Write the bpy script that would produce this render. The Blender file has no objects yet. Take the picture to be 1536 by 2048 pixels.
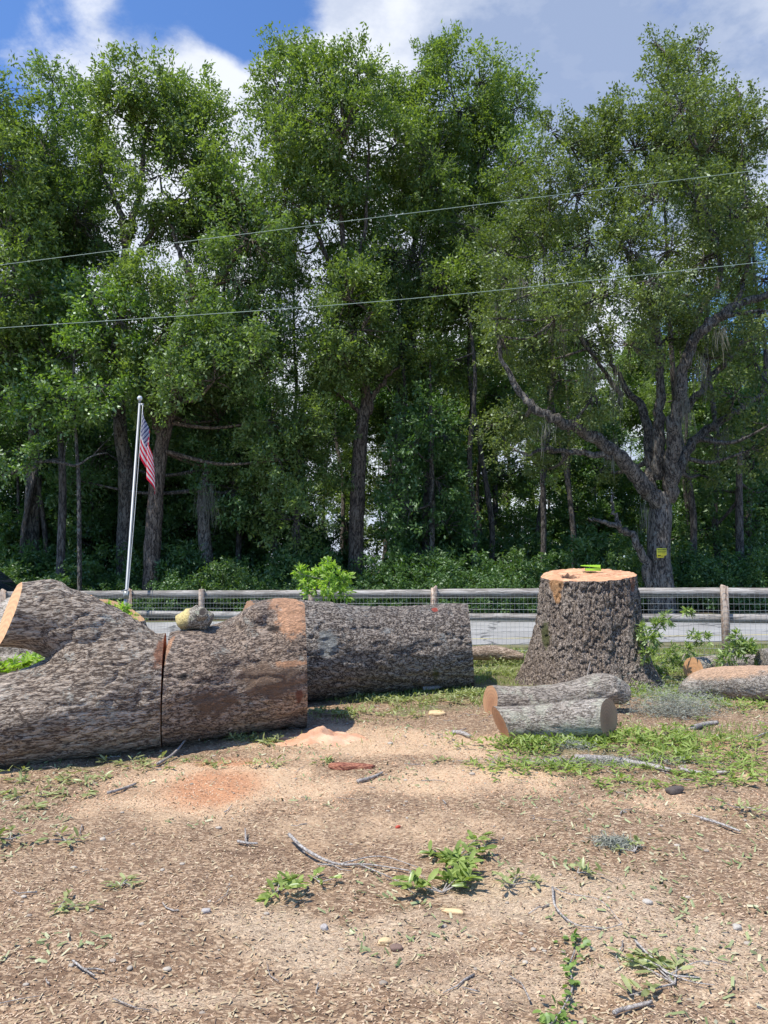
import bpy, bmesh, math
import numpy as np
from mathutils import Vector, Matrix
R = math.radians
rng = np.random.default_rng(7)
SC = bpy.context.scene
COL = SC.collection

# ------------------------------------------------------------------ camera
F = 1479.0; CAMH = 1.6
PITCH = math.atan(113/1479.0)
cam_d = bpy.data.cameras.new('camera'); cam = bpy.data.objects.new('camera', cam_d); COL.objects.link(cam)
cam.location = (0, 0, CAMH); cam.rotation_euler = (math.pi/2 + PITCH, 0, 0)
cam_d.sensor_fit = 'VERTICAL'; cam_d.sensor_height = 36; cam_d.sensor_width = 27; cam_d.lens = 36*F/2048
cam_d.clip_start = 0.05; cam_d.clip_end = 3000
SC.camera = cam
def ray(px, py):
    u = (px-768)/F; v = (1024-py)/F; c, s = math.cos(PITCH), math.sin(PITCH)
    return np.array([u, c - v*s, s + v*c])
def P(px, py, d):
    r = ray(px, py); return np.array([0, 0, CAMH]) + r*(d/r[1])
def PX(px, d, z):                       # world point seen in column px, at distance d and height z
    return np.array([ray(px, 1137)[0]/ray(px, 1137)[1]*d, d, z])

# ------------------------------------------------------------------ world and sun
SUN = Vector((-0.36, -0.26, 0.895)).normalized()
w = bpy.data.worlds.new('World'); SC.world = w; w.use_nodes = True
nt = w.node_tree; nt.nodes.clear()
def N(nt, t, **k):
    n = nt.nodes.new(t)
    for a, b in k.items():
        if a == 'i':
            for kk, vv in b.items(): n.inputs[kk].default_value = vv
        else: setattr(n, a, b)
    return n
L = lambda nt, a, b: nt.links.new(a, b)
def M(nt, op, a, b=None, c=None, clamp=False):
    n = N(nt, 'ShaderNodeMath', operation=op); n.use_clamp = clamp
    for i, x in enumerate((a, b, c)):
        if x is None: continue
        if isinstance(x, (int, float)): n.inputs[i].default_value = x
        else: L(nt, x, n.inputs[i])
    return n.outputs[0]
def MR(nt, v, a, b, c=0., d=1., smooth=True):
    n = N(nt, 'ShaderNodeMapRange'); n.interpolation_type = 'SMOOTHSTEP' if smooth else 'LINEAR'
    L(nt, v, n.inputs[0])
    for i, x in enumerate((a, b, c, d)): n.inputs[i+1].default_value = x
    return n.outputs[0]
def MIX(nt, f, a, b, blend='MIX'):
    n = N(nt, 'ShaderNodeMix', data_type='RGBA', blend_type=blend)
    for s, x in ((n.inputs[0], f), (n.inputs[6], a), (n.inputs[7], b)):
        if isinstance(x, (int, float)): s.default_value = x
        elif isinstance(x, (tuple, list)): s.default_value = tuple(x) + ((1,) if len(x) == 3 else ())
        else: L(nt, x, s)
    return n.outputs[2]
def NOISE(nt, vec, scale, detail=4, rough=.55, dist=0.):
    n = N(nt, 'ShaderNodeTexNoise', i={'Scale': scale, 'Detail': detail, 'Roughness': rough, 'Distortion': dist})
    if vec is not None: L(nt, vec, n.inputs['Vector'])
    return n.outputs['Fac']
SKY_STRENGTH = 0.10
sky = N(nt, 'ShaderNodeTexSky', sky_type='NISHITA', sun_disc=False, sun_elevation=math.asin(SUN.z),
        sun_rotation=math.atan2(SUN.x, SUN.y), air_density=1.0, dust_density=0.6, ozone_density=2.2)
tc = N(nt, 'ShaderNodeTexCoord')
dirv = tc.outputs['Generated']
def dirmask(px, py, deg0, deg1):        # soft patch of sky round one bearing
    r = Vector(ray(px, py)).normalized()
    n = N(nt, 'ShaderNodeVectorMath', operation='DOT_PRODUCT'); L(nt, dirv, n.inputs[0]); n.inputs[1].default_value = r
    return MR(nt, n.outputs['Value'], math.cos(R(deg1)), math.cos(R(deg0)))
mp = N(nt, 'ShaderNodeMapping'); mp.inputs['Scale'].default_value = (1, 1, 1.9); L(nt, dirv, mp.inputs[0])
base = NOISE(nt, mp.outputs[0], 3.0, 9, .62, .35)
fine = NOISE(nt, mp.outputs[0], 9.0, 6, .6, .5)
dens = M(nt, 'ADD', M(nt, 'MULTIPLY', base, 1.0), M(nt, 'MULTIPLY', fine, .35))
for px, py, a, b, g in ((830, 70, 3, 12, .32), (1250, 120, 6, 18, .30), (480, 210, 2, 7, .28), (370, 130, 1, 4.5, .22),
                        (90, 20, 1, 10, .34), (700, 800, 10, 36, .46), (380, 40, 1, 6, -.3), (60, 170, 2, 8, -.25), (530, 40, 1, 5, -.3)):
    dens = M(nt, 'ADD', dens, M(nt, 'MULTIPLY', dirmask(px, py, a, b), g))
cl = MR(nt, dens, .80, 1.04)
shade = M(nt, 'ADD', M(nt, 'MULTIPLY', dirmask(1190, 170, 3, 14), .95), M(nt, 'MULTIPLY', MR(nt, NOISE(nt, mp.outputs[0], 6.5, 6, .6), .40, .66), .55), clamp=True)
ccol = MIX(nt, shade, (8.2, 8.5, 9.1), (3.1, 3.9, 5.7))
skc = MIX(nt, 1.0, sky.outputs[0], (.98, 1.32, 1.78), 'MULTIPLY')
allc = MIX(nt, M(nt, 'MULTIPLY', cl, .93), skc, ccol)
bg = N(nt, 'ShaderNodeBackground', i={'Strength': SKY_STRENGTH}); L(nt, allc, bg.inputs[0])
wo = N(nt, 'ShaderNodeOutputWorld'); L(nt, bg.outputs[0], wo.inputs[0])
sd = bpy.data.lights.new('sun', 'SUN'); sd.energy = 4.8; sd.angle = R(.53); sd.color = (1, .94, .84)
so = bpy.data.objects.new('sun', sd); COL.objects.link(so); so.location = (-20, 0, 60)
so.rotation_euler = SUN.to_track_quat('Z', 'Y').to_euler()
SC.view_settings.view_transform = 'Standard'; SC.view_settings.look = 'None'
SC.view_settings.exposure = 0.3; SC.view_settings.gamma = 1
SC.cycles.max_bounces = 6; SC.cycles.diffuse_bounces = 3; SC.cycles.transmission_bounces = 4; SC.cycles.transparent_max_bounces = 8

# ------------------------------------------------------------------ numpy noise
def _h(i, j, k, s):
    n = (i.astype(np.int64)*73856093) ^ (j.astype(np.int64)*19349663) ^ (k.astype(np.int64)*83492791) ^ (s*2654435761)
    n = (n ^ (n >> 13)) & 0xFFFFFFFF
    n = (n*1274126177) & 0xFFFFFFFF
    n = (n ^ (n >> 16)) & 0xFFFF
    return n/65535.0
def vn(p, sc=1., s=0):
    p = np.asarray(p)*sc; f = np.floor(p); t = p-f; t = t*t*(3-2*t); f = f.astype(np.int64)
    out = 0
    for a in (0, 1):
        wa = t[:, 0] if a else 1-t[:, 0]
        for b in (0, 1):
            wb = t[:, 1] if b else 1-t[:, 1]
            for c in (0, 1):
                wc = t[:, 2] if c else 1-t[:, 2]
                out = out + wa*wb*wc*_h(f[:, 0]+a, f[:, 1]+b, f[:, 2]+c, s)
    return out
def fbm(p, sc=1., o=4, s=0, g=.5):
    v = 0; A = 1; t = 0
    for i in range(o): v = v + A*vn(p, sc*2**i, s+i*17); t += A; A *= g
    return v/t
def sstep(a, b, x): t = np.clip((x-a)/(b-a), 0, 1); return t*t*(3-2*t)

# ------------------------------------------------------------------ mesh helpers
def mk(V, polys, smooth=False, attr=None):
    me = bpy.data.meshes.new('m'); V = np.asarray(V, dtype=np.float32)
    me.vertices.add(len(V)); me.vertices.foreach_set('co', V.ravel())
    polys = [np.asarray(p, dtype=np.int32) for p in polys if len(p)]
    tot = np.concatenate([np.full(len(p), p.shape[1]) for p in polys]); st = np.concatenate([[0], np.cumsum(tot)[:-1]])
    me.loops.add(int(tot.sum())); me.loops.foreach_set('vertex_index', np.concatenate([p.ravel() for p in polys]))
    me.polygons.add(len(tot)); me.polygons.foreach_set('loop_start', st.astype(np.int32))
    me.update(calc_edges=True)
    if smooth: me.polygons.foreach_set('use_smooth', np.ones(len(tot), dtype=bool))
    for k, (dom, val) in (attr or {}).items():
        a = me.attributes.new(k, 'FLOAT', dom); a.data.foreach_set('value', np.asarray(val, dtype=np.float32))
    return me
def tag(o, label=None, cat=None, group=None, kind=None):
    if label: o['label'] = label
    if cat: o['category'] = cat
    if group: o['group'] = group
    if kind: o['kind'] = kind
    return o
def link(name, me, mat, parent=None, loc=(0, 0, 0)):
    if me is not None and mat is not None:
        me.materials.clear()
        for m in (mat if isinstance(mat, (list, tuple)) else [mat]): me.materials.append(m)
    o = bpy.data.objects.new(name, me); COL.objects.link(o); o.location = loc
    if me is not None: me.name = name
    if parent is not None: o.parent = parent
    return o
def empty(name, loc, label, cat, group=None):
    o = bpy.data.objects.new(name, None); COL.objects.link(o); o.location = loc; o.empty_display_size = .3
    return tag(o, label, cat, group)
def copy_tree(o, parent=None):
    c = o.copy(); COL.objects.link(c); c.parent = parent
    for ch in list(o.children): copy_tree(ch, c)
    return c
class MB:
    def __init__(s): s.V = []; s.P = {}; s.n = 0
    def add(s, V, polys):
        V = np.asarray(V, dtype=float); s.V.append(V)
        for p in polys:
            p = np.asarray(p)
            if len(p): s.P.setdefault(p.shape[1], []).append(p+s.n)
        s.n += len(V)
    def box(s, c, sz, rot=None):
        v = np.array([(x, y, z) for x in (-.5, .5) for y in (-.5, .5) for z in (-.5, .5)])*np.array(sz)
        if rot is not None: v = v @ np.array(rot).T
        s.add(v+np.array(c), [[(0, 1, 3, 2), (4, 6, 7, 5), (0, 4, 5, 1), (2, 3, 7, 6), (0, 2, 6, 4), (1, 5, 7, 3)]])
    def tube(s, pts, rad, n=8, cap=True, rough=0., seed=0):
        pts = np.asarray(pts, float); m = len(pts); rad = np.broadcast_to(np.asarray(rad, float), (m,))
        T = np.gradient(pts, axis=0); T /= np.linalg.norm(T, axis=1)[:, None]+1e-9
        up = np.array([0, 0, 1.]) if abs(T[0][2]) < .8 else np.array([0, 1., 0]); fr = []
        a = np.cross(T[0], up); a /= np.linalg.norm(a)
        for i in range(m):
            a = a-T[i]*a.dot(T[i]); a /= np.linalg.norm(a)+1e-9; fr.append((a, np.cross(T[i], a)))
        A = np.array([f[0] for f in fr]); B = np.array([f[1] for f in fr])
        th = np.arange(n)/n*2*np.pi
        dirs = A[:, None]*np.cos(th)[None, :, None]+B[:, None]*np.sin(th)[None, :, None]
        V = (pts[:, None]+dirs*rad[:, None, None]).reshape(-1, 3)
        if rough:
            k = fbm(V+seed, .7/max(rad.max(), .02), 3, seed)-.5
            V = V+dirs.reshape(-1, 3)*(k*rough*2*np.repeat(rad, n))[:, None]
        i = np.arange(m-1)[:, None]*n; j = np.arange(n)[None]; jn = (j+1) % n
        q = np.stack([i+j, i+jn, i+n+jn, i+n+j], -1).reshape(-1, 4)
        s.add(V, [q])
        if cap:
            s.P.setdefault(n, []).append((np.arange(n)[::-1]+s.n-len(V))[None]); s.P[n].append((np.arange(n)+s.n-n)[None])
    def mesh(s, smooth=False): return mk(np.concatenate(s.V), [np.concatenate(p) for p in s.P.values()], smooth)
def spline(pts, per=6):
    p = np.asarray(pts, float)
    if len(p) < 3: 
        t = np.linspace(0, 1, per+1)[:, None]; return p[0]*(1-t)+p[-1]*t
    q = np.vstack([2*p[0]-p[1], p, 2*p[-1]-p[-2]]); out = []
    for i in range(1, len(q)-2):
        for t in np.arange(per)/per:
            a, b, c, d = q[i-1:i+3]
            out.append(.5*((2*b)+(-a+c)*t+(2*a-5*b+4*c-d)*t*t+(-a+3*b-3*c+d)*t**3))
    out.append(p[-1]); return np.array(out)
def unit(v): return v/(np.linalg.norm(v, axis=-1, keepdims=True)+1e-9)

# ------------------------------------------------------------------ materials
def newmat(name):
    m = bpy.data.materials.new(name); m.use_nodes = True; t = m.node_tree; t.nodes.clear()
    out = N(t, 'ShaderNodeOutputMaterial'); b = N(t, 'ShaderNodeBsdfPrincipled'); L(t, b.outputs[0], out.inputs[0])
    return m, t, b, out
def bump(t, b, h, strength=.6, dist=.02):
    n = N(t, 'ShaderNodeBump', i={'Strength': strength, 'Distance': dist}); L(t, h, n.inputs['Height']); L(t, n.outputs[0], b.inputs['Normal'])
def plain(name, c, rough=.6, metal=0., scale=8., var=.25, bs=.15):
    m, t, b, o = newmat(name); tcn = N(t, 'ShaderNodeTexCoord').outputs['Object']
    n = NOISE(t, tcn, scale, 5); d = tuple(x*(1-var) for x in c); e = tuple(min(1, x*(1+var)) for x in c)
    L(t, MIX(t, n, d, e), b.inputs['Base Color']); b.inputs['Roughness'].default_value = rough; b.inputs['Metallic'].default_value = metal
    if bs: bump(t, b, NOISE(t, tcn, scale*6, 3), bs, .01)
    return m
def patchmask(t, vec, spots, rag=.35, nscale=7.):
    """union of soft ellipsoids (centre, radii) in object space, ragged by noise"""
    n = NOISE(t, vec, nscale, 6, .7); res = None
    for c, r in spots:
        s = N(t, 'ShaderNodeVectorMath', operation='SUBTRACT'); L(t, vec, s.inputs[0]); s.inputs[1].default_value = tuple(c)
        dv = N(t, 'ShaderNodeVectorMath', operation='DIVIDE'); L(t, s.outputs[0], dv.inputs[0]); dv.inputs[1].default_value = tuple(r)
        ln = N(t, 'ShaderNodeVectorMath', operation='LENGTH'); L(t, dv.outputs[0], ln.inputs[0])
        v = M(t, 'ADD', ln.outputs['Value'], M(t, 'MULTIPLY', M(t, 'SUBTRACT', n, .5), rag*4))
        k = MR(t, v, .75, 1.15, 1., 0.)
        res = k if res is None else M(t, 'MAXIMUM', res, k)
    return res
def bark(name, dark, mid, light, scale=14., stretch=(.4, 1, 1), rot=0., lichen=None, lich_amt=.5, patches=(), bs=.9, bd=.03, gloss=.75):
    m, t, b, o = newmat(name); oc = N(t, 'ShaderNodeTexCoord').outputs['Object']
    nz = N(t, 'ShaderNodeTexNoise', i={'Scale': 3.2, 'Detail': 3.}); L(t, oc, nz.inputs['Vector'])
    ad = N(t, 'ShaderNodeVectorMath', operation='MULTIPLY_ADD'); L(t, nz.outputs['Color'], ad.inputs[0]); ad.inputs[1].default_value = (.06,)*3; L(t, oc, ad.inputs[2])
    m1 = N(t, 'ShaderNodeMapping'); m1.inputs['Rotation'].default_value = (0, 0, -rot); L(t, ad.outputs[0], m1.inputs[0])
    m2 = N(t, 'ShaderNodeMapping'); m2.inputs['Scale'].default_value = stretch; L(t, m1.outputs[0], m2.inputs[0]); v = m2.outputs[0]
    vo = N(t, 'ShaderNodeTexVoronoi', feature='DISTANCE_TO_EDGE', i={'Scale': scale, 'Randomness': 1.}); L(t, v, vo.inputs['Vector'])
    vc = N(t, 'ShaderNodeTexVoronoi', feature='F1', i={'Scale': scale}); L(t, v, vc.inputs['Vector'])
    n2 = NOISE(t, v, scale*.9, 6, .65, .25); n3 = NOISE(t, v, scale*4, 4, .6); big = NOISE(t, oc, 1.6, 4)
    plate = MR(t, vo.outputs['Distance'], .0, .22)
    ridge = M(t, 'ABSOLUTE', M(t, 'SUBTRACT', n2, .5)); ridge = MR(t, ridge, 0., .09)
    n4 = NOISE(t, v, scale*2.1, 5, .6, .3); ridge2 = MR(t, M(t, 'ABSOLUTE', M(t, 'SUBTRACT', n4, .5)), 0., .10)
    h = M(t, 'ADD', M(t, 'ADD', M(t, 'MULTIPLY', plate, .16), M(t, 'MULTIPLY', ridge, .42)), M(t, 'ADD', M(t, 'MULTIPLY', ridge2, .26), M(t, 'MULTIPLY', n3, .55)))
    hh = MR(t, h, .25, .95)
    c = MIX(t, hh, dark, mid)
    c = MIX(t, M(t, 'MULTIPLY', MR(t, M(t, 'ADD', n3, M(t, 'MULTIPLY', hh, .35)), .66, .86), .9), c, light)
    c = MIX(t, M(t, 'MULTIPLY', MR(t, vc.outputs['Color'], .2, .9), .12), c, MIX(t, 1., c, (.45, .42, .42), 'MULTIPLY'))
    c = MIX(t, MR(t, big, .35, .7), MIX(t, 1., c, (.80, .76, .73), 'MULTIPLY'), c)
    if lichen:
        ln = MR(t, M(t, 'ADD', NOISE(t, oc, 5., 6, .7), M(t, 'MULTIPLY', n3, .3)), .82-.3*lich_amt, .92-.3*lich_amt)
        c = MIX(t, M(t, 'MULTIPLY', ln, .8), c, lichen)
    for spots, pc, rag, ns in patches:
        pm = patchmask(t, oc, spots, rag, ns)
        pc2 = MIX(t, NOISE(t, oc, 60, 3), tuple(x*.72 for x in pc), tuple(min(1, x*1.25) for x in pc))
        c = MIX(t, M(t, 'MULTIPLY', pm, .92), c, pc2)
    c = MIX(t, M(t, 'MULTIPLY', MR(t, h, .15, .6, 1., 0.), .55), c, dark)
    L(t, c, b.inputs['Base Color']); b.inputs['Roughness'].default_value = gloss
    bump(t, b, h, bs, bd)
    return m
def cutwood(name, inner, outer, ring=.05, rim=None, rimr=.5):
    m, t, b, o = newmat(name); oc = N(t, 'ShaderNodeTexCoord').outputs['Object']
    nz = N(t, 'ShaderNodeTexNoise', i={'Scale': 2.5, 'Detail': 3.}); L(t, oc, nz.inputs['Vector'])
    ad = N(t, 'ShaderNodeVectorMath', operation='MULTIPLY_ADD'); L(t, nz.outputs['Color'], ad.inputs[0]); ad.inputs[1].default_value = (.06,)*3; L(t, oc, ad.inputs[2])
    ln = N(t, 'ShaderNodeVectorMath', operation='LENGTH'); L(t, ad.outputs[0], ln.inputs[0]); r = ln.outputs['Value']
    rg = M(t, 'ADD', M(t, 'MULTIPLY', M(t, 'SINE', M(t, 'MULTIPLY', r, 2*math.pi/ring)), .5), .5)
    c = MIX(t, MR(t, r, 0., rimr), inner, outer)
    c = MIX(t, M(t, 'MULTIPLY', rg, .42), c, tuple(x*.55 for x in outer))
    st = N(t, 'ShaderNodeMapping'); st.inputs['Scale'].default_value = (3, 3, 40); L(t, oc, st.inputs[0])
    saw = NOISE(t, st.outputs[0], 3., 4, .6)
    c = MIX(t, M(t, 'MULTIPLY', MR(t, NOISE(t, oc, 9, 5, .7), .45, .75), .35), c, tuple(x*.6 for x in inner))
    L(t, c, b.inputs['Base Color']); b.inputs['Roughness'].default_value = .8
    bump(t, b, M(t, 'ADD', saw, M(t, 'MULTIPLY', rg, .15)), .5, .006)
    return m
def leafmat(name, c0, c1, c2=None, trans=.4, gloss=.14, rough=.5, tcol=None):
    m = bpy.data.materials.new(name); m.use_nodes = True; t = m.node_tree; t.nodes.clear()
    out = N(t, 'ShaderNodeOutputMaterial')
    at = N(t, 'ShaderNodeAttribute', attribute_name='tint').outputs['Fac']
    c = MIX(t, MR(t, at, 0, .9, smooth=False), c0, c1)
    if c2: c = MIX(t, MR(t, at, .93, .96), c, c2)
    d = N(t, 'ShaderNodeBsdfDiffuse'); L(t, c, d.inputs[0])
    tr = N(t, 'ShaderNodeBsdfTranslucent'); L(t, MIX(t, 1., c, tcol or (1.5, 1.7, .55), 'MULTIPLY'), tr.inputs[0])
    mx = N(t, 'ShaderNodeMixShader'); mx.inputs[0].default_value = trans; L(t, d.outputs[0], mx.inputs[1]); L(t, tr.outputs[0], mx.inputs[2])
    g = N(t, 'ShaderNodeBsdfGlossy', i={'Roughness': rough}); g.inputs[0].default_value = (.75, .85, .8, 1)
    m2 = N(t, 'ShaderNodeMixShader'); m2.inputs[0].default_value = gloss; L(t, mx.outputs[0], m2.inputs[1]); L(t, g.outputs[0], m2.inputs[2])
    L(t, m2.outputs[0], out.inputs[0]); return m

SAW = (.56, .30, .15); SAWR = (.52, .22, .10)
# ------------------------------------------------------------------ terrain
def gz(x, y):                            # broad shape of the ground
    x = np.asarray(x, float); y = np.asarray(y, float)
    return np.clip(x, -40, 40)*.014*sstep(7, 12.5, y)
def axis_pts(segs):
    out = [segs[0][0]]
    for a, b, n in segs: out += list(np.linspace(a, b, n+1)[1:])
    return np.array(out)
xs = axis_pts([(-600, -60, 12), (-60, -14, 16), (-14, -6, 40), (-6, 6, 400), (6, 14, 40), (14, 60, 16), (60, 600, 12)])
ys = axis_pts([(-30, 1, 16), (1, 2.3, 20), (2.3, 9, 270), (9, 13.5, 90), (13.5, 40, 40), (40, 120, 16), (120, 1200, 12)])
GX, GY = np.meshgrid(xs, ys); gx, gy = GX.ravel(), GY.ravel(); pz = np.stack([gx, gy, gx*0], 1)
near = sstep(13.4, 11.5, gy)*sstep(14, 8, abs(gx))
b1 = fbm(pz, .9, 3, 3)-.5; b2 = fbm(pz, 5., 3, 9)-.5; b3 = fbm(pz, 22., 2, 5)-.5
rut = np.exp(-((gy-(3.25+.28*gx))/.16)**2)*sstep(.5, -1.2, gx)+np.exp(-((gy-(3.0-.12*gx))/.13)**2)*.6*sstep(-.4, .6, gx)
def hz(x, y):
    return gz(x, y)
pile = [(-.42, 7.0, .42, .26, .085), (-.10, 7.05, .3, .2, .05), (-1.35, 6.3, .6, .35, .03), (-3.05, 5.85, .3, .2, .03)]
zz = gz(gx, gy)+near*(b1*.07+b2*.045+b3*.020)-rut*.028*near
msaw = np.zeros_like(gx)
def blob(cx, cy, rx, ry, a=0.): 
    c, s = math.cos(a), math.sin(a); dx, dy = gx-cx, gy-cy
    return np.exp(-(((dx*c+dy*s)/rx)**2+((-dx*s+dy*c)/ry)**2))
def gp(px, py): r = ray(px, py); k = -CAMH/r[2]; return r[0]*k, r[1]*k
for px, py, rx, ry, a, s in ((650, 1475, .9, .5, 0, 1.1), (800, 1490, 1.2, .6, 0, 1.1), (430, 1570, .8, .8, .4, 1.2), (900, 1560, 1.2, .6, 0, .8), (620, 1600, 1.0, .5, 0, .5),
                          (520, 1640, .7, .45, 0, .5), (10, 1550, .3, .15, 0, .9), (1400, 1480, .9, .5, 0, .5), (1430, 1380, .5, .3, 0, .6),
                          (1300, 1390, .3, .3, 0, .6), (1090, 1375, .5, .25, 0, .5), (700, 1640, 1.2, .5, 0, .35), (1200, 1600, 1.2, .4, 0, .35), (1500, 1560, .6, .4, 0, .5)):
    cx, cy = gp(px, py); msaw = np.maximum(msaw, s*blob(cx, cy, rx, ry, a))
msaw = np.clip(msaw+(fbm(pz, 2.5, 5, 31)-.5)*1.1*(msaw > .08), 0, 1)*near
mred = np.zeros_like(gx)
for px, py, rx, ry in ((430, 1570, .4, .55), (640, 1470, .3, .2), (440, 1520, .4, .2), (1450, 1490, .3, .3), (1300, 1385, .2, .15)):
    cx, cy = gp(px, py); mred = np.maximum(mred, blob(cx, cy, rx, ry))
mgrn = sstep(8.3, 9.6, gy+(fbm(pz, 1.2, 3, 77)-.5)*1.6)
for px, py, rx, ry, a in ((850, 1420, 1.3, .35, .3), (1150, 1500, 1.2, .4, 0), (1400, 1470, 1.0, .7, 0), (240, 1525, 1.3, .13, .45)):
    cx, cy = gp(px, py); mgrn = np.maximum(mgrn, .75*blob(cx, cy, rx, ry, a))
mpale = np.zeros_like(gx)
for px, py, rx, ry in ((560, 1860, .45, .25), (700, 1900, .4, .16), (820, 1860, .45, .25), (1150, 1800, .6, .4), (1400, 1900, .6, .4), (1050, 1950, .6, .2), (330, 1990, .4, .1)):
    cx, cy = gp(px, py); mpale = np.maximum(mpale, blob(cx, cy, rx, ry))
mpale = np.clip(mpale+(fbm(pz, 3., 4, 41)-.5)*.9, 0, 1)
mdark = np.zeros_like(gx)
for px, py, rx, ry, a in ((900, 1930, .5, .1, -.1), (840, 1850, .4, .1, .6), (100, 1950, .6, .09, .3), (760, 2010, .6, .08, .1), (550, 1700, .6, .2, 0), (250, 1580, .5, .2, 0)):
    cx, cy = gp(px, py); mdark = np.maximum(mdark, blob(cx, cy, rx, ry, a))
mdark = np.clip(mdark*.9+rut*.5+(fbm(pz, 2.2, 4, 61)-.62)*1.3, 0, 1)
ny, nx = GX.shape; ii = np.arange(ny-1)[:, None]*nx; jj = np.arange(nx-1)[None]
gq = np.stack([ii+jj, ii+jj+1, ii+nx+jj+1, ii+nx+jj], -1).reshape(-1, 4)
gme = mk(np.stack([gx, gy, zz], 1), [gq], True, {'saw': ('POINT', msaw), 'red': ('POINT', mred), 'grn': ('POINT', mgrn), 'pale': ('POINT', mpale), 'dk': ('POINT', mdark)})
def ground_z(x, y):                       # height of the finished ground by bilinear lookup
    x = np.atleast_1d(np.asarray(x, float)); y = np.atleast_1d(np.asarray(y, float)); Z = zz.reshape(ny, nx)
    i = np.clip(np.searchsorted(ys, y)-1, 0, ny-2); j = np.clip(np.searchsorted(xs, x)-1, 0, nx-2)
    ty = (y-ys[i])/(ys[i+1]-ys[i]); tx = (x-xs[j])/(xs[j+1]-xs[j])
    return Z[i, j]*(1-tx)*(1-ty)+Z[i, j+1]*tx*(1-ty)+Z[i+1, j]*(1-tx)*ty+Z[i+1, j+1]*tx*ty
def gsample(arr, x, y):
    Z = arr.reshape(ny, nx); return Z[np.clip(np.searchsorted(ys, y)-1, 0, ny-1), np.clip(np.searchsorted(xs, x)-1, 0, nx-1)]
def ground_material():
    m, t, b, o = newmat('chip_strewn_soil'); oc = N(t, 'ShaderNodeTexCoord').outputs['Object']
    at = lambda n: N(t, 'ShaderNodeAttribute', attribute_name=n).outputs['Fac']
    v1 = N(t, 'ShaderNodeTexVoronoi', feature='F1', i={'Scale': 95., 'Randomness': 1.}); 
    mp1 = N(t, 'ShaderNodeMapping'); mp1.inputs['Scale'].default_value = (.55, 1, 1); mp1.inputs['Rotation'].default_value = (0, 0, .5); L(t, oc, mp1.inputs[0])
    nz = N(t, 'ShaderNodeTexNoise', i={'Scale': 20., 'Detail': 2.}); L(t, oc, nz.inputs['Vector'])
    ad = N(t, 'ShaderNodeVectorMath', operation='MULTIPLY_ADD'); L(t, nz.outputs['Color'], ad.inputs[0]); ad.inputs[1].default_value = (.03,)*3; L(t, mp1.outputs[0], ad.inputs[2]); L(t, ad.outputs[0], v1.inputs['Vector'])
    v2 = N(t, 'ShaderNodeTexVoronoi', feature='F1', i={'Scale': 210.}); L(t, ad.outputs[0], v2.inputs['Vector'])
    sp = N(t, 'ShaderNodeSeparateColor'); L(t, v1.outputs['Color'], sp.inputs[0])
    sp2 = N(t, 'ShaderNodeSeparateColor'); L(t, v2.outputs['Color'], sp2.inputs[0])
    f1 = NOISE(t, oc, 1.3, 6, .6); f2 = NOISE(t, oc, 7., 6, .65); f3 = NOISE(t, oc, 45., 5, .7)
    soil = MIX(t, f2, (.22, .13, .075), (.47, .32, .20))
    soil = MIX(t, MR(t, f3, .35, .7), MIX(t, 1., soil, (.6, .58, .56), 'MULTIPLY'), soil)
    c = MIX(t, MR(t, M(t, 'ADD', at('pale'), M(t, 'MULTIPLY', M(t, 'SUBTRACT', f2, .5), .8)), .25, .75), soil, MIX(t, f3, (.45, .345, .235), (.63, .50, .36)))
    gr_ = NOISE(t, oc, 190., 3, .8); c = MIX(t, MR(t, gr_, .36, .64), MIX(t, 1., c, (.52, .47, .43), 'MULTIPLY'), MIX(t, 1., c, (1.22, 1.2, 1.16), 'MULTIPLY'))
    chip = MIX(t, sp.outputs[1], (.46, .30, .17), (.74, .57, .38))
    c = MIX(t, M(t, 'MULTIPLY', MR(t, sp.outputs[0], .50, .62), .62), c, chip)
    c = MIX(t, M(t, 'MULTIPLY', MR(t, sp2.outputs[0], .72, .8), .55), c, (.12, .08, .05))
    sc = MIX(t, MR(t, at('red'), .2, .8), MIX(t, sp2.outputs[1], (.50, .32, .18), (.76, .56, .36)), MIX(t, sp2.outputs[1], (.44, .19, .085), (.68, .36, .19)))
    c = MIX(t, M(t, 'MULTIPLY', MR(t, M(t, 'ADD', at('saw'), M(t, 'MULTIPLY', M(t, 'SUBTRACT', f3, .5), .9)), .25, .8), .9), c, sc)
    gr = MIX(t, f3, (.05, .065, .02), (.17, .20, .07))
    c = MIX(t, M(t, 'MULTIPLY', MR(t, M(t, 'ADD', at('grn'), M(t, 'MULTIPLY', M(t, 'SUBTRACT', f2, .5), 1.2)), .45, .85), .65), c, gr)
    c = MIX(t, M(t, 'MULTIPLY', MR(t, at('dk'), .15, .8), .5), c, MIX(t, 1., c, (.5, .44, .4), 'MULTIPLY'))
    L(t, c, b.inputs['Base Color']); b.inputs['Roughness'].default_value = .9
    h = M(t, 'ADD', M(t, 'MULTIPLY', sp.outputs[0], .6), M(t, 'ADD', M(t, 'MULTIPLY', sp2.outputs[0], .35), M(t, 'MULTIPLY', f3, .8)))
    bump(t, b, h, .8, .012)
    return m
g = link('ground', gme, ground_material()); tag(g, 'bare tan yard strewn with wood chips and sawdust', None, None, 'structure')

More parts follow.
